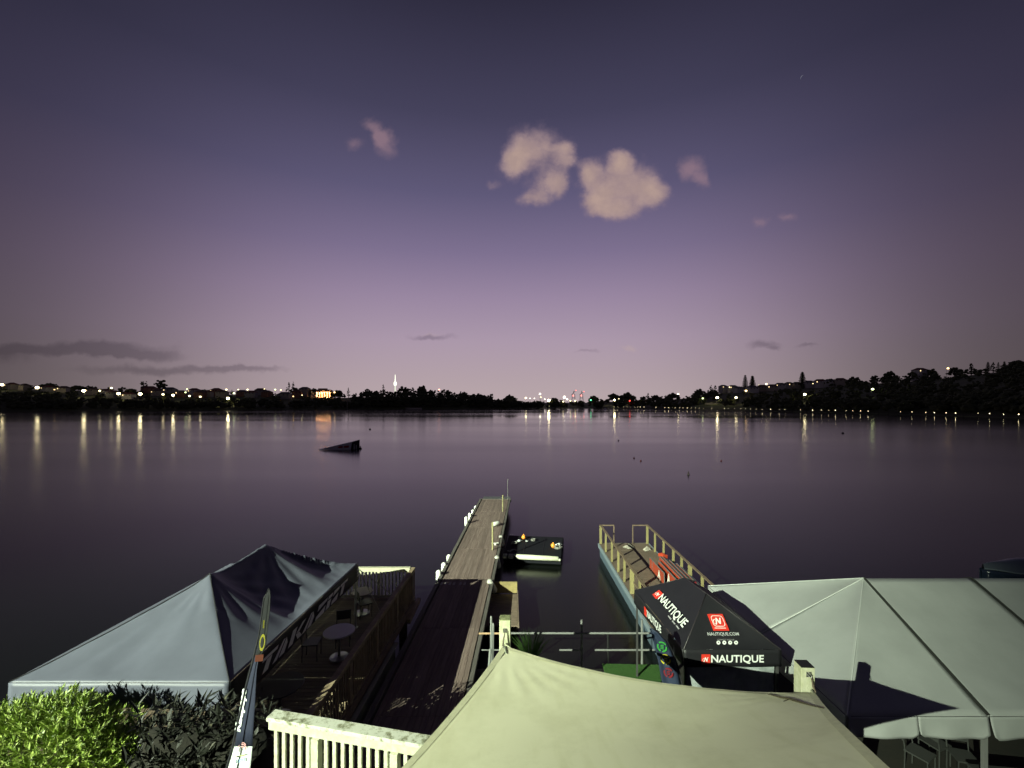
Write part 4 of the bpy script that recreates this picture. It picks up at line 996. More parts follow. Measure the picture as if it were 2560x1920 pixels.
# ---- feather flag in front of the gazebo
def feather_flag():
    rows = [(672,674,1472),(662,676,1490),(655,675,1520),(651,672,1550),(648,668,1585),(645,664,1620),(637,652,1640),(631,645,1656),(626,641.5,1680),(617,640,1712),(605,637,1768),(592.5,633.5,1822),(584,631,1866),(570,626,1920),(561,622,1960),(548,616,2020)]
    y0 = 6.55
    t = thing('feather_flag', (at(590, 2100, y0).x, y0, near_h(-4.1, y0)), 'narrow dark blue feather flag standing in front of the grey gazebo', 'flag')
    navy = mat('flag_navy', (.018,.022,.045), .6); dark = mat('flag_dark', (.008,.009,.010), .6); white = mat('flag_white', (.58,.64,.62), .6)
    def strip(rs, m, nm, d0=0.0):
        mb = MB(); n = 6; vs = []
        for l, r, py in rs:
            for j in range(n+1):
                q = j/n; vs.append(at(l+(r-l)*q, py, y0+.22*(1-q)-.03*math.sin(q*3.1)+d0))
        return mb.add(vs, [(i*(n+1)+j, i*(n+1)+j+1, (i+1)*(n+1)+j+1, (i+1)*(n+1)+j) for i in range(len(rs)-1) for j in range(n)]).build(nm, m, t, smooth=True, solid=.004)
    strip(rows[:7], dark, 'banner_top'); bn = strip(rows[6:13], navy, 'banner'); wp = strip(rows[12:], white, 'white_panel')
    pole = [at(548-6, 2020, y0-.01), at(570-3, 1920, y0-.01), at(584-1.5, 1866, y0-.01), at(592-1, 1822, y0-.01), at(617-1, 1712, y0-.01), at(631, 1656, y0-.01), at(648, 1585, y0-.01), at(660, 1495, y0-.01), at(672, 1471, y0)]
    pole = [Vector((pole[0].x-.12, y0, near_h(-4.2, y0)-.2))]+pole
    MB().tube(pole, [.02]*4+[.016]*3+[.01]*3, 8).build('pole', mat('pole_dark', (.03,.03,.035), .4), t)
    A = at(605, 1828, y0-.0); tx = text2d('Kaupapa', .05)
    lay(tx, at(608, 1830, y0+.12), at(624, 1722, y0+.13), at(590, 1823, y0+.20), .02).build('lettering', mat('letter_white', (.75,.80,.78), .6), bn)
    # yellow marks on the dark top, orange foot of it
    yel = mat('flag_yellow', (.32,.30,.03), .6)
    p = at(653, 1607, y0-.02); lay(ring2d(18, .33, .5), p+Vector((-.03,0,-.14)), p+Vector((.045,.02,-.10)), p+Vector((-.02,0,.11)), .012).build('yellow_mark', yel, t)
    p = at(658, 1560, y0-.02); lay(SQ, p+Vector((-.008,0,-.06)), p+Vector((.008,.01,-.06)), p+Vector((.0,0,.06)), .012).build('yellow_mark', yel, t)
    p = at(646, 1645, y0-.02); lay(SQ, p+Vector((-.05,0,-.05)), p+Vector((.06,.02,-.05)), p+Vector((-.04,0,.05)), .012).build('orange_band', mat('flag_orange', (.10,.022,.008), .7), t)
    # pink fan emblem and blue line on the white panel
    pink = mat('emblem_pink', (.62,.32,.33), .6); blue = mat('emblem_blue', (.22,.34,.50), .6); grn = mat('emblem_green', (.36,.40,.20), .6)
    B = at(594, 1899, y0+.12); U = at(618, 1893, y0+.03); V = at(597, 1872, y0+.12)
    for r0, r1 in ((.22,.30),(.36,.42),(.46,.50)): lay(ring2d(14, r0, r1, 0, math.pi), B, U, B+(V-B)*1.6, .03).build('emblem', pink, wp)
    lay(SQ, B+Vector((0,0,.05)), U+Vector((0,0,.05)), B+Vector((0,0,.07)), .03).build('emblem', grn, wp)
    for k in range(6): lay(SQ, (B).lerp(U, .02+.165*k)+Vector((0,0,-.035)), B.lerp(U, .13+.165*k)+Vector((0,0,-.035)), B.lerp(U, .02+.165*k)+Vector((0,0,.015)), .03).build('emblem', blue, wp)
feather_flag()

# ---- jetty
JZ = 1.0
def jx(x, y): return x+(y-13)*.042
grey_boards = mat('jetty_boards', (.22,.17,.15), .85, var=.35, vscale=2.2, bump=.5, bscale=30, stretch=(7,.45,1), c2=(.13,.092,.082), spec=.25)
def jetty():
    t = thing('jetty', (-2.1, 13, JZ), 'long timber jetty running out into the lake from the middle', 'jetty')
    xl, xr = -3.17, -1.15
    nb = 14; bw = (xr-xl)/nb; segs = [6.9, 10.5, 14.6, 18.7, 22.5, 26.3, 30.1, 33.9]
    ang = math.atan(.042)
    for j in range(len(segs)-1):
        l = (segs[j+1]-segs[j]-.012)/math.cos(ang)
        me = MB().box((0,0,0), (bw-.008, l, .04)).mesh('deck_board', grey_boards)
        for i in range(nb):
            ym = (segs[j]+segs[j+1])/2; x = xl+bw*(i+.5)
            piece('deck_board', me, t, (jx(x, ym), ym, JZ-.02+random.uniform(-.004,.004)), -ang)
    beam = mat('jetty_beam', (.11,.10,.09), .85, var=.3, vscale=2, stretch=(4,.5,4), bump=.4)
    for x, wd, dz in ((xl-.13, .14, .02), (xr+.09, .12, -.02)):
        MB().bar((jx(x,6.9), 6.9, JZ-.07+dz), (jx(x,33.9), 33.9, JZ-.07+dz), wd, .18).build('edge_beam', beam, t)
    MB().bar((jx(xl-.2,33.98), 33.98, JZ-.1), (jx(xr+.2,33.98), 33.98, JZ-.1), .1, .24).build('end_beam', beam, t)
    # lower landing at the far end
    MB().box((jx(-2.15,34.9), 34.9, JZ-.22), (2.2, 1.7, .08), -ang).build('landing', mat('landing_dark', (.07,.075,.08), .6), t)
    pm = MB().tube([(0,0,-1.6),(0,0,.95)], .13, 10).mesh('pile', beam)
    for y in (9, 12.8, 16.5, 20.5, 24.5, 28.5, 33.2):
        for x in (xl+.1, xr-.1): piece('pile', pm, t, (jx(x, y), y, 0))
    # tall mooring poles on the right side
    pole = mat('pole_timber', (.26,.24,.12), .8, var=.2, vscale=5)
    for px, yb, ptop, r in ((1231.5, 22.3, 1305, .045), (1257, 30.2, 1237, .045), (1269.5, 33.6, 1197, .025)):
        x = (px-1280)/F*yb
        MB().tube([(x, yb, -.6), (x, yb, zat(ptop, yb))], r, 8).build('mooring_pole', pole if r > .03 else steel, t)
    # cleats and the painted cross marks at the change of level
    for y, x in ((27.0, -1.55), (23.0, -1.30)):
        MB().tube([(jx(x,y)-.18, y, JZ+.1), (jx(x,y)+.18, y+.1, JZ+.1)], .03, 6).box((jx(x,y), y+.03, JZ+.05), (.1,.06,.1)).build('cleat', mat('cleat_white', (.6,.6,.55), .5), t)
    for i in range(6): 
        x = xl+.05+.17*i+(.1 if i > 3 else 0); MB().box((jx(x, 18.15), 18.15, JZ+.004), (.09, .25, .008), -ang).build('paint_mark', mat('mark_pale', (.30,.27,.27), .8), t)
jetty()
def fenders():
    wh = mat('fender_white', (.78,.80,.74), .4)
    L_ = [(1117,1412,22.3),(1108,1431.5,20.7),(1100,1451,19.4)]
    def fender(c, axis, r, l, label, m=wh):
        a = Vector(c)-Vector(axis)*l/2; b = Vector(c)+Vector(axis)*l/2; ax = Vector(axis)
        o = MB().tube([a, a+ax*.03, a+ax*.09, b-ax*.09, b-ax*.03, b], [r*.25, r*.72, r, r, r*.72, r*.25], 14).build('fender', m, None, smooth=True); tag(o, label, 'fender', 'fenders along the jetty'); return o
    for k, (px, ptop, pbot) in enumerate(((1188,1264,1282),(1182.5,1274,1290),(1177.5,1282,1300),(1172.5,1291,1312))):
        y = [31.7,30.2,28.7,27.1][k]; x = jx(-3.41, y); z1 = zat(ptop, y); z0 = z1-.62
        fender((x, y, (z0+z1)/2), (0,0,1), .11, z1-z0, f'white fender on the far left edge of the jetty, {ORD[k]} from the far end')
    for k, (px, ptop) in enumerate(((1122,1386),(1111,1406),(1101,1425))):
        y = [21.4,20.15,19.0][k]; x = jx(-3.42, y); z1 = zat(ptop, y); fender((x, y, z1-.29), (0,0,1), .115, .58, f'white fender on the near left edge of the jetty, {ORD[k]} from the far end')
    dull = mat('fender_dull', (.40,.40,.36), .5)
    for k, (px, py, y, tilt) in enumerate(((1254,1352,24.5,-.25),(1244,1405,21.2,-.18),(1230,1465,18.3,-.5))):
        c = at(px, py, y); fender(c, Vector((math.sin(-tilt), 0, -math.cos(tilt))), .13, .62, f'grey fender hanging on the right side of the jetty, {ORD[k]} from the far end', dull)
    c = Vector((jx(-1.55, 26.6), 26.6, JZ+.14)); fender(c, Vector((.75,.65,0)), .13, .55, 'white fender lying on the jetty boards near the far poles')
fenders()
def side_platform():
    t = thing('landing_platform', (.0, 17, 0), 'small brown timber platform on the water at the right side of the jetty', 'platform')
    w1 = mat('platform_boards', (.16,.12,.09), .8, var=.3, vscale=3, bump=.4, stretch=(1,5,1)); 
    me = MB().box((0,0,0), (1.12,.28,.04)).mesh('deck_board', w1)
    for k in range(9): piece('deck_board', me, t, (-.36, 16.0+.29*k, .42))
    MB().box((-.36, 18.62, .66), (1.16, .07, .46)).build('rear_board', mat('platform_lit', (.38,.30,.12), .85, c2=(.12,.10,.05), var=.2, vscale=3), t)  # yellow of this far board is lamp light put into its colour
    for x in (-.95, .23): MB().bar((x, 15.86, .45), (x, 18.6, .45), .05, .2).build('side_beam', w1, t)
    for x in (-.85, .13):
        for y in (16.1, 18.3): MB().tube([(x, y, -1), (x, y, .4)], .06, 8).build('pile', w1, t)
side_platform()

# ---- dark floating mat pontoon with a white roll
def pontoon():
    z = .42
    c0 = Vector((.02, 19.6, z)); 
    nl, nr, fr, fl = (at(1258, 1392, (CZ-z)*F/(1387-HOR))), at(1403, 1398, (CZ-z)*F/(1394-HOR)), at(1409, 1343, (CZ-z)*F/(1343-HOR)), at(1272, 1338, (CZ-z)*F/(1338-HOR))
    for q in (nl, nr, fr, fl): q.z = z
    t = thing('swim_pontoon', (nl.x+1.3, nl.y+1, 0), 'dark square floating pontoon moored right of the jetty', 'pontoon')
    m = mat('pontoon_dark', (.009,.0095,.013), .8, var=.2, vscale=3, bump=.2, spec=.12)
    down = Vector((0,0,-.36))
    MB().add([nl, nr, fr, fl, nl+down, nr+down, fr+down, fl+down], [(0,1,2,3),(4,5,1,0),(5,6,2,1),(6,7,3,2),(7,4,0,3)]).build('float_body', m, t, bevel=.04)
    for q in (.34, .67):
        MB().bar(nl.lerp(nr, q)+Vector((0,0,.005)), fl.lerp(fr, q)+Vector((0,0,.005)), .025, .012).build('seam', mat('seam_black', (.006,.006,.007), .6), t)
    # white rolled bumper along the near edge
    e = (nr-nl).normalized(); y = Vector((0,-.14,-.02)); wht = mat('roll_white', (.62,.64,.48), .6, var=.12, vscale=7, bump=.3, bscale=20)
    bnds = [(.0,.075),(.095,.185),(.225,.95)]
    for a, b in bnds:
        p, q = nl.lerp(nr, a)+y, nl.lerp(nr, b)+y
        MB().tube([p, p+e*.03, q-e*.03, q], [.10,.13,.125,.085], 14).build('bumper_roll', wht, t, smooth=True)
    MB().tube([nl.lerp(nr,.95)+y+Vector((0,0,-.05)), nr+y+Vector((-.05,0,-.05))], .07, 10).build('bumper_roll', wht, t, smooth=True)
    for q in (.085, .205): MB().tube([nl.lerp(nr,q)+y-e*.02, nl.lerp(nr,q)+y+e*.02], .14, 14).build('strap', mat('seam_black', (.006,.006,.007), .6), t)
    # small gear on it
    org = mat('float_orange', (.85,.30,.04), .5); gw = mat('gear_white', (.55,.58,.58), .6); gg = mat('gear_grey', (.20,.20,.18), .8)
    S = lambda u, v: nl.lerp(nr, u).lerp(fl.lerp(fr, u), v)
    for u, v, lab in ((.29,.80,'orange ball float at the far left of the dark pontoon'),(.84,.42,'orange ball float at the right of the dark pontoon')):
        p = S(u, v); o = MB()._sph(p+Vector((0,0,.13)), .12, 14, 10, (1,1,1.1)).lathe(p, [(.05,.24),(.035,.3),(.02,.32)], 8).build('ball_float', org, None, smooth=True); tag(o, lab, 'float', 'floats on the pontoon')
    for u, v, m_, sz, lab in ((.22,.66,gw,.09,'white handle block beside the far orange float'),(.36,.68,gw,.05,'small pale shackle right of the far orange float'),(.93,.55,gw,.10,'white knob in the gear heap at the pontoon right side')):
        p = S(u, v); o = MB()._sph(p+Vector((0,0,sz*.7)), sz, 10, 6, (1.2,.9,.8)).tube([p+Vector((-sz*2,0,.04)), p+Vector((sz*2,.05,.05))], sz*.3, 6).build('mooring_gear', m_, None, smooth=True); tag(o, lab, 'gear', 'gear lying on the pontoon')
    rng = random.Random(5)
    for u, v, r, lab in ((.15,.52,.22,'grey heap of rope at the left of the dark pontoon'),(.93,.40,.26,'tangled grey rope heap at the right of the dark pontoon'),(.47,.72,.14,'short grey rope end near the far edge of the pontoon')):
        p = S(u, v); pts = []
        for i in range(26):
            a = i*.9; pts.append(p+Vector((math.cos(a)*r*rng.uniform(.4,1), math.sin(a)*r*rng.uniform(.4,1), .03+.004*i)))
        o = MB().tube(pts, .022, 6).build('rope_coil', gg); tag(o, lab, 'rope', 'ropes on the pontoon')
    pts = [S(.06,.16), S(.10,.14), S(.13,.20), S(.17,.24), S(.20,.22)]
    o = MB().tube([q+Vector((0,0,.03)) for q in pts], .03, 6).build('rope_end', mat('rope_grey', (.4,.4,.38), .8)); tag(o, 'loose pale rope end behind the white roll on the pontoon', 'rope')
pontoon()

# ---- barge with timber railings and a stack of red boards
def barge():
    BZ = .7; x0, x1, ya, yb = 4.82, 7.5, 14.6, 24.3
    t = thing('barge', (6.1, 19, 0), 'flat work barge with yellow timber railings at the right', 'barge')
    ply = mat('barge_ply', (.15,.11,.08), .75, var=.16, vscale=2, bump=.2, bscale=20, c2=(.10,.075,.055))
    # deck sheets laid with gaps
    for i in range(3):
        for j in range(8):
            w_ = (x1-x0)/3; l = (yb-ya)/8
            MB().box((x0+w_*(i+.5), ya+l*(j+.5), BZ-.012), (w_-.016, l-.016, .024)).build('deck_sheet', ply, t)
    MB().box(((x0+x1)/2, (ya+yb)/2, .32), (x1-x0-.04, yb-ya-.04, .68)).build('hull', mat('barge_hull', (.07,.10,.13), .5), t, bevel=.03)
    trim = mat('barge_trim', (.17,.21,.24), .45)
    MB().bar((x0-.04, ya, BZ-.1), (x0-.04, yb+.02, BZ-.1), .06, .2).build('gunwale', trim, t); MB().bar((x1+.04, ya, BZ-.1), (x1+.04, yb+.02, BZ-.1), .06, .2).build('gunwale', trim, t)
    MB().bar((x0, yb+.05, BZ-.1), (x1, yb+.05, BZ-.1), .06, .2).build('gunwale', mat('barge_trim_dark', (.1,.09,.08), .6), t)
    wood = mat('barge_post', (.20,.175,.075), .75, var=.2, vscale=6, stretch=(1,1,.3)); rail = mat('barge_rail', (.14,.10,.065), .75, var=.2, vscale=5)
    RZ = BZ+1.02
    for y, wd in ((24.2,.13),(22.9,.09),(21.5,.09),(20.2,.09),(19.1,.09),(17.9,.17),(16.8,.09),(15.8,.1),(14.8,.1)):
        MB().box((x0+.06, y, (BZ+RZ)/2-.01), (wd, .05, RZ-BZ-.03)).build('rail_post', wood, t)
    for y, wd in ((24.2,.12),(22.9,.09),(21.6,.09),(20.3,.1),(19.3,.1),(18.4,.16),(17.2,.1),(16.2,.1),(15.2,.1)):
        MB().box((x1-.06, y, (BZ+RZ)/2-.01), (wd, .05, RZ-BZ-.03)).build('rail_post', wood, t)
    for x in (x0+.06, x1-.06): MB().bar((x, ya, RZ), (x, 24.26, RZ), .1, .045).build('top_rail', rail, t)
    MB().bar((x0+.06+.05, 17.8, BZ+.5), (x0+.11, ya, BZ+.5), .04, .09).build('mid_rail', rail, t)
    for a, b in ((x0+.11, 5.62), (6.62, x1-.11)): MB().bar((a, 24.2, RZ-.001), (b, 24.2, RZ-.001), .09, .045).build('top_rail', rail, t)
    for x in (5.60, 6.64): MB().box((x, 24.2, (BZ+RZ)/2), (.05, .05, RZ-BZ-.05)).build('gate_post', rail, t)
    # bundle bags on the deck
    for k, (px, py, lab) in enumerate(((1572,1371,'crumpled white cloth at the far left of the barge deck'),(1617,1377,'crumpled white and brown rag near the middle of the barge deck'))):
        y = (CZ-BZ)*F/(py-HOR); p = Vector(((px-1280)/F*y, y, BZ)); rng = random.Random(20+k)
        def f(u, v):
            a = v*6.283; r = .17*u*(1+.35*math.sin(3*a+k)+.2*math.sin(5*a)); return p+Vector((math.cos(a)*r*(1.3-k*.2), math.sin(a)*r*.8, .02+.13*(1-u)*(1+.8*math.sin(7*a))+.03*rng.random()))
        o = MB().grid(f, 7, 22).build('crumpled_cloth', mat('rag_white', (.30,.28,.24), .9, var=.3, vscale=9), None, solid=.006); tag(o, lab, 'cloth', 'cloths on the barge')
    red = mat('board_red', (.30,.045,.02), .55, var=.08); edge = mat('board_edge', (.11,.12,.125), .5); wl = mat('board_white', (.6,.58,.52), .6)
    A = text2d('A', .04)
    specs = [(6.40, 20.45, 18.55, 1.28, 0.0), (6.62, 19.9, 17.5, 1.33, .0)]
    for k in range(7): specs.append((6.76+.105*k, 20.35-.16*k+.12*(k % 2), 17.6-.10*k, 1.36-.02*k+.03*(k % 2), .10))
    for k, (x, y1, y0_, top, lean) in enumerate(specs):
        lab = ['red board with a white letter A standing leftmost on the barge', 'red board with a white letter, second from the left on the barge'][k] if k < 2 else f'grey-edged red board in the leaning stack on the barge, {ORD[k-2]} from its left'
        b = thing('sign_board', (x, (y0_+y1)/2, BZ), lab, 'sign board', 'red boards stacked on the barge')
        dx_ = math.tan(lean)*(top-BZ)
        def V(yy, zz, off=0): return Vector((x+off+dx_*((zz-BZ)/(top-BZ)), yy, zz))
        zb = BZ+.04
        MB().add([V(y1,zb), V(y0_,zb), V(y0_,top), V(y1,top), V(y1,zb,.035), V(y0_,zb,.035), V(y0_,top,.035), V(y1,top,.035)], [(0,1,2,3),(7,6,5,4),(0,4,5,1),(3,2,6,7),(1,5,6,2),(0,3,7,4)]).build('panel', red, b)
        mb = MB()
        for p, q in ((V(y1,top,.017), V(y0_,top,.017)), (V(y1,zb,.017), V(y0_,zb,.017)), (V(y1,zb,.017), V(y1,top,.017)), (V(y0_,zb,.017), V(y0_,top,.017))): mb.bar(p, q, .04, .03, up=(0.1,0,1) if abs(p.z-q.z) < .2 else (1,0,0))
        mb.build('frame', edge, b)
        if k < 2:
            m0 = y0_+(.75 if k == 0 else 1.25)
            lay(A, V(m0, zb+.07), V(m0-.38, zb+.07), V(m0, top-.08), .012).build('letter', wl, b)
            if k == 0: MB().box(V(y1-.38, (zb+top)/2, -.004), (.01,.03,top-zb-.04)).build('divider', edge, b)
    o = MB().box((7.05, 20.55, 1.32), (.24,.40,.16), .3).box((7.02, 20.5, 1.42), (.12,.2,.06), .3).build('red_box', mat('box_red', (.40,.05,.02), .5), None, bevel=.02); tag(o, 'small orange-red box on the far end of the board stack', 'box')
    c = thing('fuel_drum', (7.22, 17.55, BZ), 'upright red container by the right railing of the barge', 'container')
    MB().lathe((7.22,17.55,BZ), [(.15,0),(.16,.03),(.16,.55),(.13,.62)], 14).build('body', mat('drum_red', (.35,.02,.015), .4), c); MB().lathe((7.22,17.55,BZ+.62), [(.05,0),(.05,.06)], 10).build('cap', mat('seam_black', (.006,.006,.007), .6), c)
barge()

# ---- black branded gazebo
def black_gazebo():
    ze, g = 3.2, near_h(4.6, 10.9)
    nl, nr, fr, fl = Vector((3.68,9.43,ze)), Vector((5.76,9.43,ze)), Vector((5.54,12.4,ze)), Vector((3.46,12.4,ze))
    r1, r2 = Vector((4.60,10.42,3.97)), Vector((4.57,11.62,3.86))
    t = thing('gazebo', (4.6, 10.9, g), 'black gazebo with white NAUTIQUE lettering on roof and valance', 'gazebo')
    fab = mat('black_fabric', (.014,.014,.017), .5, bump=.10, bscale=7, var=.1, vscale=2, spec=.4)
    def tri(a, b, c, nm, sag=.035):
        def f(u, v):
            p = a.lerp(b, v).lerp(c, u) if u < 1 else c.copy()
            w_ = 27*u*(1-u)**2*v*(1-v)*1.6
            p.z -= sag*min(1, w_); p.z += .008*mnoise.noise(p*3.0)*min(1, w_*2); return p
        return MB().grid(f, 16, 24).build(nm, fab, t, smooth=True)
    def quad(a, b, c, d, nm, sag=.03):
        def f(u, v):
            p = a.lerp(b, v).lerp(d.lerp(c, v), u); w_ = 16*u*(1-u)*v*(1-v); p.z -= sag*w_; p.z += .008*mnoise.noise(p*3.0)*w_; return p
        return MB().grid(f, 16, 24).build(nm, fab, t, smooth=True)
    nf = tri(nl, nr, r1, 'roof_panel'); lf = quad(fl, nl, r1, r2, 'roof_panel'); quad(nr, fr, r2, r1, 'roof_panel'); tri(fr, fl, r2, 'roof_panel')
    hp = mat('hip_piping', (.035,.03,.033), .45)
    for a, b in ((nl, r1), (nr, r1), (r1, r2), (fl, r2), (fr, r2)): MB().tube([a, a.lerp(b,.5)-Vector((0,0,.012)), b], .012, 6).build('piping', hp, t, smooth=True)
    h = .36
    def val(a, b, nm='valance'):
        d = b-a; out = Vector((d.y, -d.x, 0)).normalized()
        def f(i, j): return a+d*i+out*(.01+.015*j+.012*math.sin(i*11)*j)+Vector((0,0,-h*j))
        return MB().grid(f, 30, 4).build(nm, fab, t, smooth=True, solid=.004)
    nv = val(nl, nr); val(nr, fr); val(fr, fl); lv = val(fl, nl)
    alu = mat('gazebo_leg_dark', (.10,.10,.10), .4, metal=.5)
    for q, dx_, dy_ in ((nl,.05,.05),(nr,-.05,.05),(fr,-.05,-.05),(fl,.05,-.05)):
        gz = near_h(q.x, q.y)-.05; MB().box((q.x+dx_, q.y+dy_, (gz+ze)/2), (.045,.045,ze-gz)).build('leg', alu, t); MB().box((q.x+dx_, q.y+dy_, gz+.06), (.13,.13,.02)).build('foot', alu, t)
    # printing
    wht = mat('print_white', (.72,.75,.72), .55); redm = mat('print_red', (.62,.035,.02), .5); gry = mat('print_grey', (.32,.32,.33), .6)
    NA = text2d('NAUTIQUE', .022); 
    vp, vn = nl+Vector((0,-.03,0)), (0,-1,.06)
    H_ = lambda x, y: hit(x, y, vp, vn)
    lay(NA, H_(1777,1659), H_(1909,1659), H_(1777,1636.5), .014).build('lettering', wht, nv)
    lay(SQ, H_(1753,1660), H_(1775,1660), H_(1753,1635), .012).build('logo_square', redm, nv)
    def mark(b, u_, v_, parent, k):         # white winged N inside a logo
        n_ = text2d('N', .05, .35); lay(n_, b+u_*.26+v_*.28, b+u_*.78+v_*.28, b+u_*.26+v_*.72, k).build('logo_mark', wht, parent)
        lay(ring2d(14,.40,.5,R(100),R(260)), b+u_*.12+v_*.24, b+u_*.6+v_*.24, b+u_*.12+v_*.64, k).build('logo_mark', wht, parent)
    b = H_(1753,1660); mark(b, H_(1775,1660)-b, H_(1753,1635)-b, nv, .018)
    nn = (nr-nl).cross(r1-nl).normalized(); Hn = lambda x, y: hit(x, y, nl, nn)
    b, u_, v_ = Hn(1783,1578), Hn(1823,1578)-Hn(1783,1578), Hn(1767,1536)-Hn(1783,1578)
    lay(SQ, b, b+u_, b+v_, .022).build('logo_square', redm, nf)
    lay(frame2d(.05,.26), b+u_*.14+v_*.24, b+u_*.90+v_*.24, b+u_*.14+v_*.90, .026).build('logo_frame', wht, nf)
    mark(b+u_*.08+v_*.14, u_*.86, v_*.86, nf, .027)
    lay(SQ, b+u_*.14+v_*.13, b+u_*.84+v_*.13, b+u_*.14+v_*.17, .026).build('logo_line', wht, nf)
    lay(text2d('NAUTIQUE.COM', .012), Hn(1770,1591.5), Hn(1848,1591.5), Hn(1767,1582), .024).build('lettering', mat('print_pale', (.5,.52,.52), .6), nf)
    lay(text2d('CONNECT WITH US', .0), Hn(1793,1602.5), Hn(1835,1602.5), Hn(1792,1599), .026).build('lettering', gry, nf)
    for k in range(4):
        cx_, cy_ = 1795.5+14.6*k, 1608; a, bb, c_ = Hn(cx_-5, cy_+5), Hn(cx_+5, cy_+5), Hn(cx_-5.5, cy_-5)
        lay(disc2d(), a, bb, c_, .028).build('social_disc', wht, nf)
        lay(SQ, a.lerp(bb,.35)+(c_-a)*.4, a.lerp(bb,.65)+(c_-a)*.45, a.lerp(bb,.35)+(c_-a)*.62, .031).build('social_mark', fab, nf)
    ln = (nl-fl).cross(r1-fl).normalized(); Hl = lambda x, y: hit(x, y, fl.lerp(nl,.5), ln)
    lay(NA, Hl(1643,1502), Hl(1705,1575), Hl(1660,1485.5), .03).build('lettering', wht, lf)
    b, u_, v_ = Hl(1636,1496), Hl(1643.5,1501)-Hl(1634,1489.5), Hl(1655,1478)-Hl(1634,1489)
    b = Hl(1632.5,1488.5); u_ = Hl(1642,1500)-b; v_ = Hl(1650,1476.5)-b
    lay(SQ, b, b+u_, b+v_, .03).build('logo_square', redm, lf); mark(b, u_, v_, lf, .036)
    for k in range(3):
        p0, p1 = Hl(1671+10*k, 1543+12.2*k), Hl(1678.5+10*k, 1552+12.2*k); lay(SQ, p0, p1, p0+(Hl(1660,1485.5)-Hl(1643,1502))*.13, .03).build('logo_line', gry, lf)
    vn2 = Vector((-1,-.07,.06)); Hv = lambda x, y: hit(x, y, fl.lerp(nl,.5)+Vector((-.03,0,0)), vn2)
    b0, b1 = Hv(1619,1545), Hv(1655,1588); u2 = Vector((0,0,.22))
    lay(NA, b0, b1, b0+u2, .02).build('lettering', wht, lv)
    c0 = Hv(1612.5,1535.5); lay(SQ, c0, b0.lerp(c0,.12), c0+u2, .02).build('logo_square', redm, lv)
    # plastic side curtain on the near side
    cl = mat('clear_curtain', (.34,.38,.38), .22, var=.3, vscale=3, bump=.5, bscale=4, spec=.6)
    a, bq = nl+Vector((.08,.06,-h+.04)), nr+Vector((-.1,.06,-h+.04))
    def cf(i, j):
        p = a.lerp(bq, i); p.z -= 1.5*j; p.y += .06*math.sin(i*19+2*math.sin(j*4))*min(1, j*2)+.05*mnoise.noise(Vector((i*6, j*3, 1))); return p
    MB().grid(cf, 60, 16).build('side_curtain', cl, t, smooth=True)
black_gazebo()
def recycle_flag():
    y0 = 9.15
    rows = [(1624,1630,1571),(1628,1650,1585),(1634,1668,1605),(1640,1681,1630),(1646,1690,1655),(1651,1698,1685),(1657,1704,1715),(1663,1708,1760),(1668,1711,1800)]
    t = thing('feather_flag', (3.2, y0, near_h(3.2, y0)), 'dark blue feather flag with recycling symbols left of the black gazebo', 'flag')
    mb = MB(); n = 6; vs = []
    for l, r, py in rows:
        for j in range(n+1): q = j/n; vs.append(at(l+(r-l)*q, py, y0+.05*math.sin(q*6)))
    bn = mb.add(vs, [(i*(n+1)+j, i*(n+1)+j+1, (i+1)*(n+1)+j+1, (i+1)*(n+1)+j) for i in range(len(rows)-1) for j in range(n)]).build('banner', mat('flag_blue', (.02,.03,.06), .6), t, smooth=True, solid=.004)
    pole = [Vector((at(1711,1800,y0).x+.02, y0, near_h(3.5,y0)-.2))]+[at(r+1, py, y0) for l, r, py in rows[::-1]]
    MB().tube(pole, [.02]*5+[.014]*(len(pole)-5), 8).build('pole', MATS['pole_dark'], t)
    def tri_arrows(px, py, s_, m, fill=None):
        c = at(px, py, y0-.07); ex = Vector((1,0,-.35))*s_; ez = Vector((.12,0,1))*s_
        for k in range(3):
            pts = []
            for i in range(9):
                a = R(90+120*k+ -48+ i*12); rad = .5/ max(.62, math.cos(((math.degrees(a)-90+60) % 120-60)*math.pi/180*.8))
                pts.append((math.cos(a), math.sin(a)))
            mb = MB(); vv = []
            for i, (cx_, sy_) in enumerate(pts):
                for r in (.42, .58): vv.append(c+ex*cx_*r+ez*sy_*r)
            mb.add(vv, [(2*i, 2*i+1, 2*i+3, 2*i+2) for i in range(8)]).build('recycle_arrow', m, bn, solid=.006)
        if fill: lay(text2d(fill, .03), c-ex*.2-ez*.2, c+ex*.2-ez*.2, c-ex*.2+ez*.2, .01).build('symbol_centre', m, bn)
    tri_arrows(1655,1617,.18, mat('sym_green', (.04,.30,.05), .6)); tri_arrows(1664,1649,.18, mat('sym_yellow', (.60,.55,.03), .6)); tri_arrows(1671,1682,.17, mat('sym_red', (.22,.015,.02), .6))
    for px, py, m in ((1655,1617,'sym_green'),(1664,1650,'sym_yellow'),(1671,1682,'sym_red')):
        c = at(px, py, y0-.075)
        for k in range(3): lay(SQ, c+Vector((-.035,0,-.045+.035*k)), c+Vector((.035,0,-.05+.035*k)), c+Vector((-.035,0,-.025+.035*k)), .004).build('symbol_centre', MATS[m], bn)
    c = at(1671, 1722, y0-.07); lay(SQ, c+Vector((-.02,0,-.12)), c+Vector((.03,0,-.12)), c+Vector((-.03,0,.06)), .01).build('white_mark', MATS['letter_white'], bn)
recycle_flag()

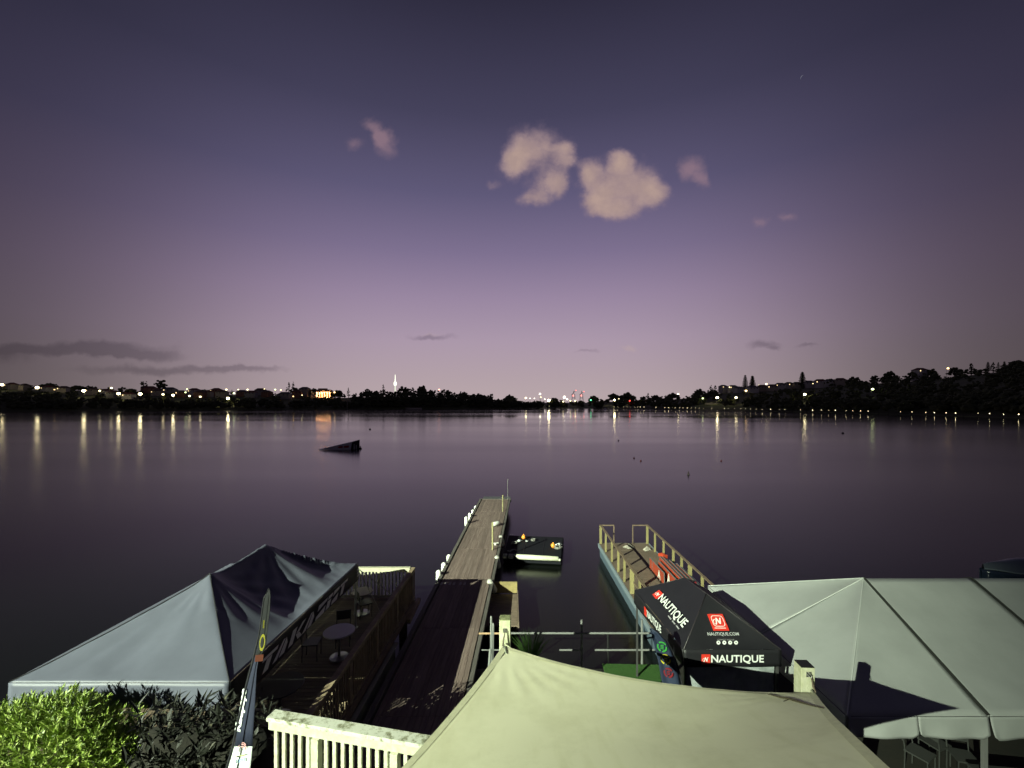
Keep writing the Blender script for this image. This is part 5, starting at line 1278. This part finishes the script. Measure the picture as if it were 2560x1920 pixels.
# ---- big white marquee
def marquee():
    ze = 2.5; xa, xb, y0, y1 = 6.40, 20.4, 8.40, 14.34; ym = (y0+y1)/2; zr = 3.94
    g = .35
    pv = mat('marquee_pvc', (.35,.37,.36), .55, var=.09, vscale=.9, bump=.16, bscale=2.2)
    strap = mat('marquee_strap', (.03,.032,.028), .6)
    t = thing('marquee', ((xa+xb)/2, ym, g), 'large white marquee with a hipped roof filling the right side', 'marquee')
    bays = [9.08, 11.85, 14.6, 17.4]
    def pan(a, b, c, d, nm='roof_panel', sag=.05, m=pv):
        def f(u, v):
            p = a.lerp(b, v).lerp(d.lerp(c, v), u); w_ = 16*u*(1-u)*v*(1-v); p.z -= sag*w_
            p.z += .010*mnoise.noise(Vector((p.x*1.3, p.y*1.3, 3)))*min(1, w_*2)+.006*math.sin(v*40)*math.exp(-u*9)*min(1,w_*3); return p
        return MB().grid(f, 22, 22).build(nm, m, t, smooth=True, solid=.004)
    P = Vector; e = 0.004
    pk = P((bays[0], ym, zr)); pk2 = P((bays[-1], ym, zr))
    # hip end: two panels, front half bay, bays, back
    pan(P((xa,y1,ze)), P((xa,ym,ze)), pk, pk, sag=.04); pan(P((xa,ym,ze)), P((xa,y0,ze)), pk, pk, sag=.04)
    pan(P((xa,y0,ze)), P((bays[0],y0,ze)), pk, pk, sag=.03)
    pan(P((bays[0],y1,ze)), P((xa,y1,ze)), pk, pk, sag=.03)
    for a, b in zip(bays, bays[1:]):
        pan(P((a,y0,ze)), P((b,y0,ze)), P((b,ym,zr)), P((a,ym,zr)), sag=.07); pan(P((b,y1,ze)), P((a,y1,ze)), P((a,ym,zr)), P((b,ym,zr)), sag=.07)
    pan(P((bays[-1],y0,ze)), P((xb,y0,ze)), pk2, pk2); pan(P((xb,y0,ze)), P((xb,y1,ze)), pk2, pk2); pan(P((xb,y1,ze)), P((bays[-1],y1,ze)), pk2, pk2)
    for a in bays:
        for yy in (y0, y1): MB().bar(P((a+.02, yy, ze+.02)), P((a+.02, ym, zr+.015)), .055, .03).build('rafter_strap', strap, t)
    sm_ = mat('marquee_seam', (.50,.53,.51), .5)
    for a, b in ((P((xa,y0,ze)), pk), (P((xa,ym,ze)), pk), (P((xa,y1,ze)), pk)): MB().tube([a+P((0,0,.01)), b+P((0,0,.012))], .012, 6).build('seam', sm_, t)
    # valance in lengths with notches between
    def val(a, b, nm, n):
        for k in range(n):
            p, q = a.lerp(b, k/n), a.lerp(b, (k+1)/n); d = q-p; out = P((d.y,-d.x,0)).normalized()
            ph = random.uniform(0,6)
            def f(i, j):
                notch = .09*(math.exp(-(i/.05)**2)+math.exp(-((1-i)/.05)**2)); L_ = .40-notch+.02*math.sin(i*4+ph)
                return p+d*(i+.0)+out*(.015+.03*j*(1+.8*math.sin(i*9+ph))+.10*j*j*math.exp(-(i/.07)**2)*.5)+P((0,0,-L_*j-.0))
            MB().grid(f, 26, 8).build(nm, pv, t, smooth=True, solid=.004)
    val(P((xa,y0,ze)), P((bays[0],y0,ze)), 'valance', 2)
    for a, b in zip(bays, bays[1:]): val(P((a+.03,y0,ze)), P((b,y0,ze)), 'valance', 2)
    val(P((bays[-1]+.03,y0,ze)), P((xb,y0,ze)), 'valance', 2)
    val(P((xb,y0,ze)), P((xb,y1,ze)), 'valance', 4); val(P((xb,y1,ze)), P((xa,y1,ze)), 'valance', 6); val(P((xa,y1,ze)), P((xa,y0,ze)), 'valance', 4)
    alu = mat('marquee_leg', (.45,.46,.45), .4, metal=.6)
    for x in [xa+.06]+bays+[xb-.06]:
        for yy in (y0+.06, y1-.06): MB().box((x, yy, (g-.2+ze)/2), (.07,.07,ze-g+.15)).build('leg', alu, t)
        if xa+.1 < x < xb-.1: MB().bar((x, y0+.06, ze-.03), (x, y1-.06, ze-.03), .05, .05).build('tie_bar', alu, t)
marquee()
shaded_white = mat('chair_white_shaded', (.045,.048,.045), .5)  # white furniture coloured near black to stand for the marquee's shade
for x, y, rz, lab in ((8.9,9.6,.5,'white folding chair just under the marquee edge, left one'),(9.75,9.5,-.3,'white folding chair under the marquee at the right photo edge'),(9.5,9.9,1.9,'white folding chair behind the others under the marquee')):
    chair(x, y, .40, rz, shaded_white, lab, 'chairs under the marquee')
def trestle():
    t = thing('trestle_table', (10.0, 8.75, .4), 'pale trestle table edge under the marquee in the bottom right corner', 'table')
    MB().box((10.1, 8.5, 1.13), (1.8, .7, .04), -.12).build('table_top', shaded_white, t, bevel=.01)
    for x in (9.4, 10.8):
        for y in (8.25, 8.8): MB().tube([(x, y, .35), (x, y, 1.12)], .018, 6).build('leg', steel, t)
trestle()

# ---- boat moored behind the marquee
def boat():
    t = thing('moored_boat', (24, 20, 0), 'dark blue covered boat just showing behind the marquee at the right edge', 'boat')
    cx_, cy_ = 24.6, 20.0; Lh = 6.6
    def hull(u, v):
        x = cx_-Lh/2+Lh*u; w_ = 1.15*math.sin(math.pi*min(1, .12+.62*u))**.6*(1-(1-u)**6*.9) if u > 0 else .05
        a = math.pi*v; return (x, cy_-w_*math.cos(a), .75-.95*math.sin(a)*(.75+.25*u)+.18*(1-u))
    MB().grid(hull, 20, 12).build('hull', mat('boat_blue', (.02,.03,.055), .15), t, smooth=True, solid=.02)
    def cover(u, v):
        x = cx_-Lh/2+.1+(Lh-.2)*u; w_ = 1.12*math.sin(math.pi*min(1, .12+.62*u))**.6*(1-(1-u)**6*.9); yv = (v*2-1)
        return (x, cy_+w_*yv, .93-.18*u+.55*(1-yv*yv)*math.sin(math.pi*min(1, .1+u*.85))**.8+.015*math.sin(u*30))
    MB().grid(cover, 26, 10).build('cover', mat('boat_cover', (.09,.11,.14), .3, bump=.2, bscale=3), t, smooth=True)
    MB().tube([cover(u/20, .02) for u in range(21)], .03, 6).build('rub_rail', mat('barge_trim', (.42,.52,.58), .45), t)
boat()

# ---- pipe railing, turf mat, grass tuft and leaning poles behind the sail
def pipe_rail():
    t = thing('pipe_railing', (1.5, 13, .5), 'low white pipe railing along the water behind the shade sail', 'railing')
    pm = mat('pipe_white', (.17,.175,.17), .5, var=.1, vscale=5); orange_lit = mat('pipe_orange_lit', (.36,.24,.14), .8, var=.2)  # orange of the left pipe length is light put into its colour
    zt = zat(1583, 13.0); 
    MB().tube([(-.3,13,zt), (4.1,13,zt)], .028, 8).build('top_pipe', pm, t); MB().tube([(-.98,13.0,zt-.01), (-.3,13,zt-.005)], .028, 8).build('orange_lit_pipe', orange_lit, t)
    z2 = zat(1625, 13.0); MB().tube([(1.4,13,z2), (2.05,13,z2)], .026, 8).build('lower_pipe', pm, t); MB().tube([(2.45,13,z2), (4.2,13,z2)], .026, 8).build('lower_pipe', pm, t); MB().tube([(-.9,13,z2), (-.35,13,z2)], .018, 8).build('lower_pipe', pm, t)
    for px, a, b in ((1454,1550,1650),(1605,1549,1668)):
        x = (px-1280)/F*13.06; MB().tube([(x,13.06,zat(b,13.06)-.2), (x,13.06,zat(a,13.06))], .032, 8).build('post', pm, t)
    for px in (1226, 1520): MB().tube([((px-1280)/F*13.06,13.06,.1), ((px-1280)/F*13.06,13.06,zt)], .03, 8).build('post', mat('seam_black', (.006,.006,.007), .6), t)
    pl = mat('pole_grey', (.2,.21,.2), .5)
    for k, (a, b, lab) in enumerate(((at(1228,1540,11.5), at(1231,1640,11.2), 'tall grey pole standing left of the sail post'),(at(1233.5,1558,11.7), at(1229,1640,11.3), 'shorter grey pole leaning against the tall one left of the sail post'),(at(1226,1622,9.5), at(1222,1690,9.4), 'short pale stake low beside the sail edge left of the post'))):
        b = Vector((b.x, b.y, near_h(b.x, b.y)-.1)) if k < 2 else b
        o = MB().tube([a+(b-a)*-.0, a.lerp(b,.02), b], [.02,.03,.03], 8).build('grey_pole', pl); tag(o, lab, 'pole', 'poles beside the sail')
    m = thing('turf_mat', (3.4, 12.2, .75), 'green artificial turf mat on the ground behind the shade sail', 'turf mat')
    zz = max(near_h(3, 12.2), near_h(3.9, 12), near_h(2.8, 11.5), near_h(3.9, 12.8))+.035
    rng = random.Random(2); MB().box((3.5, 12.05, zz), (1.75, 1.75, .03), R(-2)).build('backing', mat('turf', (.028,.085,.012), .95, var=.2, vscale=30, bump=.8, bscale=160), m)
    mb = MB()
    for k in range(5200):
        p = Vector((3.5+rng.uniform(-.86,.86), 12.05+rng.uniform(-.86,.86), zz+.012)); d = Vector((rng.gauss(0,.4), rng.gauss(0,.4), 1)).normalized(); leafmesh(mb, p, d, Vector((0,1,0)), .025, .008)
    mb.build('turf_blades', MATS['turf'], m, kind='stuff')
    g = thing('flax_plant', (at(1320,1640,8).x, 8.0, near_h(.3,8)), 'spiky green flax tuft poking up behind the sail, right of the left post', 'plant')
    mb = MB(); base = at(1326, 1650, 8.0); base.z = zat(1655, 8.0)
    for k in range(150):
        a = rng.uniform(0,6.283); sp = rng.uniform(.05,.75); d = Vector((math.cos(a)*sp, math.sin(a)*sp, 1)).normalized(); l = rng.uniform(.35,.62)
        p0 = base+Vector((math.cos(a)*.05, math.sin(a)*.05, 0)); p1 = p0+d*l*.6; p2 = p1+(d+Vector((math.cos(a)*.25, math.sin(a)*.25, -.12))).normalized()*l*.4; s_ = d.orthogonal().normalized()*.008
        mb.add([p0-s_, p0+s_, p1+s_*.9, p1-s_*.9, p2], [(0,1,2,3),(3,2,4)])
    mb.build('blades', mat('flax_leaf', (.045,.10,.02), .6, var=.3, vscale=20), g)
    MB().tube([(base.x, base.y, near_h(base.x, 8)-.1), base+Vector((0,0,.03))], [.07,.05], 8).build('stem', MATS['shrub_twig'], g)
pipe_rail()
